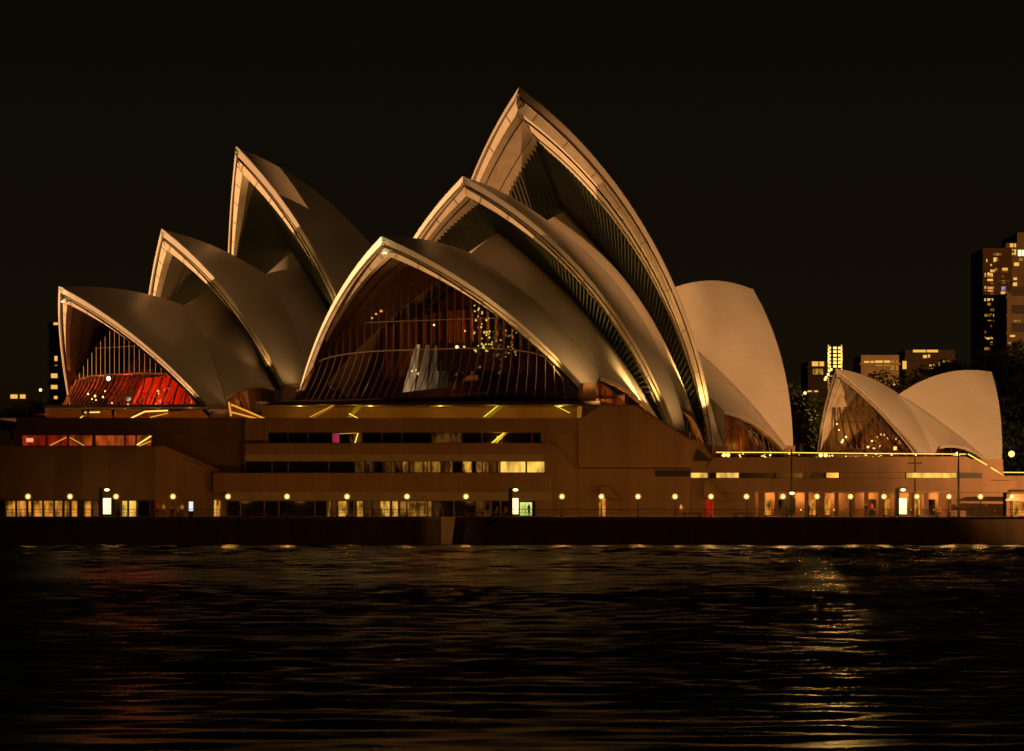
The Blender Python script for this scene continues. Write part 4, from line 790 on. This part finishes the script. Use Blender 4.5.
building('apartment_block', -4, 32, 386, 800, 'low pale apartment block at the far left with two lit windows', [(10.5, 17.5, 394.5, 399, c), (20, 25.5, 394.5, 399, c)], m=BW, bands=2, depth=18, steps=((-4, 3, 382),))
# floodlight bank on a lattice tower behind the restaurant
Y = 716; r = empty('floodlight_tower', (X(835, Y), Y, 8), 'tall lattice tower with a glowing bank of floodlights behind the restaurant', 'floodlight')
m = MB(); zb = Z(369, Y) - 8
for sx_ in (-1.15, 1.15): m.box(sx_ - .12, sx_ + .12, -.12, .12, 0, Z(345, Y) - 8)
for k in range(16): m.box(-1.15, 1.15, -.06, .06, k * zb / 16, k * zb / 16 + .14)
m.build('frame', BLACKM, r)
FL = glow('flood_lamp', (1, .56, .12), 2.2)
for i, px in enumerate((829.5, 834.8, 839.7)):
    for j, py in enumerate((348, 351.7, 355.4, 359.2, 362.8, 366.4)):
        m = MB(); x = X(px, Y) - X(835, Y); z = Z(py, Y) - 8; w = .29 if i else .2; m.box(x - w, x + w, -.5, -.25, z - .2, z + .2); m.build('lamp', FL, r)
for px, py in ((829, 371), (828, 374.5), (826, 377.5), (825, 379.5), (831, 369.5)): m = MB(); x = X(px, Y) - X(835, Y); z = Z(py, Y) - 8; m.box(x - .2, x + .2, -.5, -.25, z - .2, z + .2); m.build('lamp', SMALL, r)
l = bpy.data.lights.new('flood_glow', 'POINT'); l.energy = 2.8e4; l.color = (1, .52, .12); l.shadow_soft_size = 1.5; o = bpy.data.objects.new('flood_glow', l); COL.objects.link(o); o.location = (X(835, Y), Y - 4, Z(357, Y))
# lamps on the garden slope at right and left
for px, py, Y, lab in ((1011.5, 454, 708, 'lone bright garden lamp right of the restaurant'), (804, 411, 760, 'small garden lamp left of the restaurant'), (40.5, 390, 790, 'small far lamp between the two left buildings'), (805, 393, 760, 'upper small garden lamp left of the restaurant')):
    r = empty('garden_lamp', (X(px, Y), Y, Z(py, Y) - 4), lab, 'lamp'); m = MB(); m.tube([(0, 0, 0), (0, 0, 3.7)], .07, 6); m.build('pole', BLACKM, r); m = MB(); m.ball((0, 0, 4), .55 if px > 1000 else .3, 10, 7); m.build('globe', SMALL, r)
# trees
LEAF = mat('foliage', (.05, .065, .02), .7, .2, noise=.5, nscale=.6); BARK = mat('bark', (.05, .035, .025), .9, .1)
def tree_mesh(seed, h, w):
    r = np.random.default_rng(seed); v = []; f = []
    cl = [(r.normal(0, .26), r.normal(0, .26), .62 + r.normal(0, .16), r.uniform(.14, .3)) for _ in range(26)]
    n = 2600
    for i in range(n):
        c = cl[i % len(cl)]; d = r.normal(0, 1, 3); d /= np.linalg.norm(d); p = A([c[0] * w, c[1] * w, c[2] * h]) + d * c[3] * A([w, w, h * .45]) * r.uniform(.55, 1.05)
        a = r.normal(0, 1, 3); a /= np.linalg.norm(a); b = np.cross(a, r.normal(0, 1, 3)); b /= np.linalg.norm(b); s = r.uniform(.22, .5)
        k = len(v); v += [tuple(p + a * s), tuple(p + b * s * .6), tuple(p - a * s), tuple(p - b * s * .6)]; f.append((k, k + 1, k + 2, k + 3))
    me = bpy.data.meshes.new('crown'); me.from_pydata(v, [], f); me.materials.append(LEAF)
    tb = MB(); tb.tube([(0, 0, 0), (.1, 0, h * .3), (0, .1, h * .6)], [.5, .35, .15], 7)
    for q in range(6):
        a = q * 1.05; tb.tube([(0, 0, h * (.25 + .05 * q)), (math.cos(a) * w * .25, math.sin(a) * w * .25, h * (.55 + .04 * q))], [.2, .06], 5)
    return me, tb
protos = [tree_mesh(s, 1.0 * hh, ww) for s, hh, ww in ((1, 12, 11), (2, 15, 12), (3, 10, 13))]
TB = [p[1] for p in protos]
spots = [(790, 398, 700, 'dark tree just right of the south shell'), (801, 388, 760, 'dark rounded tree left of the floodlight tower'), (862, 388, 760, 'dark tree right behind the tip of the restaurant shell'), (880, 375, 780, 'dark tree in front of the wide lit block'), (908, 378, 800, 'dark tree below the long block behind the restaurant'), (930, 373, 800, 'broad dark tree right behind the middle of the restaurant'), (952, 366, 820, 'dark tree left of the tall tower foot'), (975, 358, 830, 'tall dark tree at the foot of the apartment tower'), (998, 352, 830, 'tall dark tree under the banded block'), (1018, 346, 820, 'tallest dark tree at the right edge'), (1012, 385, 780, 'faintly lit broad tree right of the restaurant'), (1028, 400, 770, 'dark tree at the right edge above the lone lamp'), (1003, 425, 745, 'low dark tree behind the lone lamp'), (1030, 438, 745, 'low dark tree right of the lone lamp'), (12, 408, 760, 'low dark tree in front of the pale block at left'), (35, 403, 770, 'low dark tree right of the pale block at left'), (50, 407, 760, 'low dark tree at the foot of the slim tower')]
for i, (px, top, Y, lab) in enumerate(spots):
    k = i % 3; hh = (12, 15, 10)[k]; sc_ = (1.0 if px > 100 else .6) * (1.25 if px > 940 else 1)
    o = empty('tree', (X(px, Y), Y, Z(top, Y) - hh * sc_ * .98), lab, 'tree', group='dark trees on the far shore'); o.rotation_euler = (0, 0, i * 1.3); o.scale = (sc_,) * 3
    cr_ = bpy.data.objects.new('crown', protos[k][0]); COL.objects.link(cr_); cr_.parent = o
    t = bpy.data.objects.new('trunk', None) if False else TB[k].build('trunk', BARK, o)
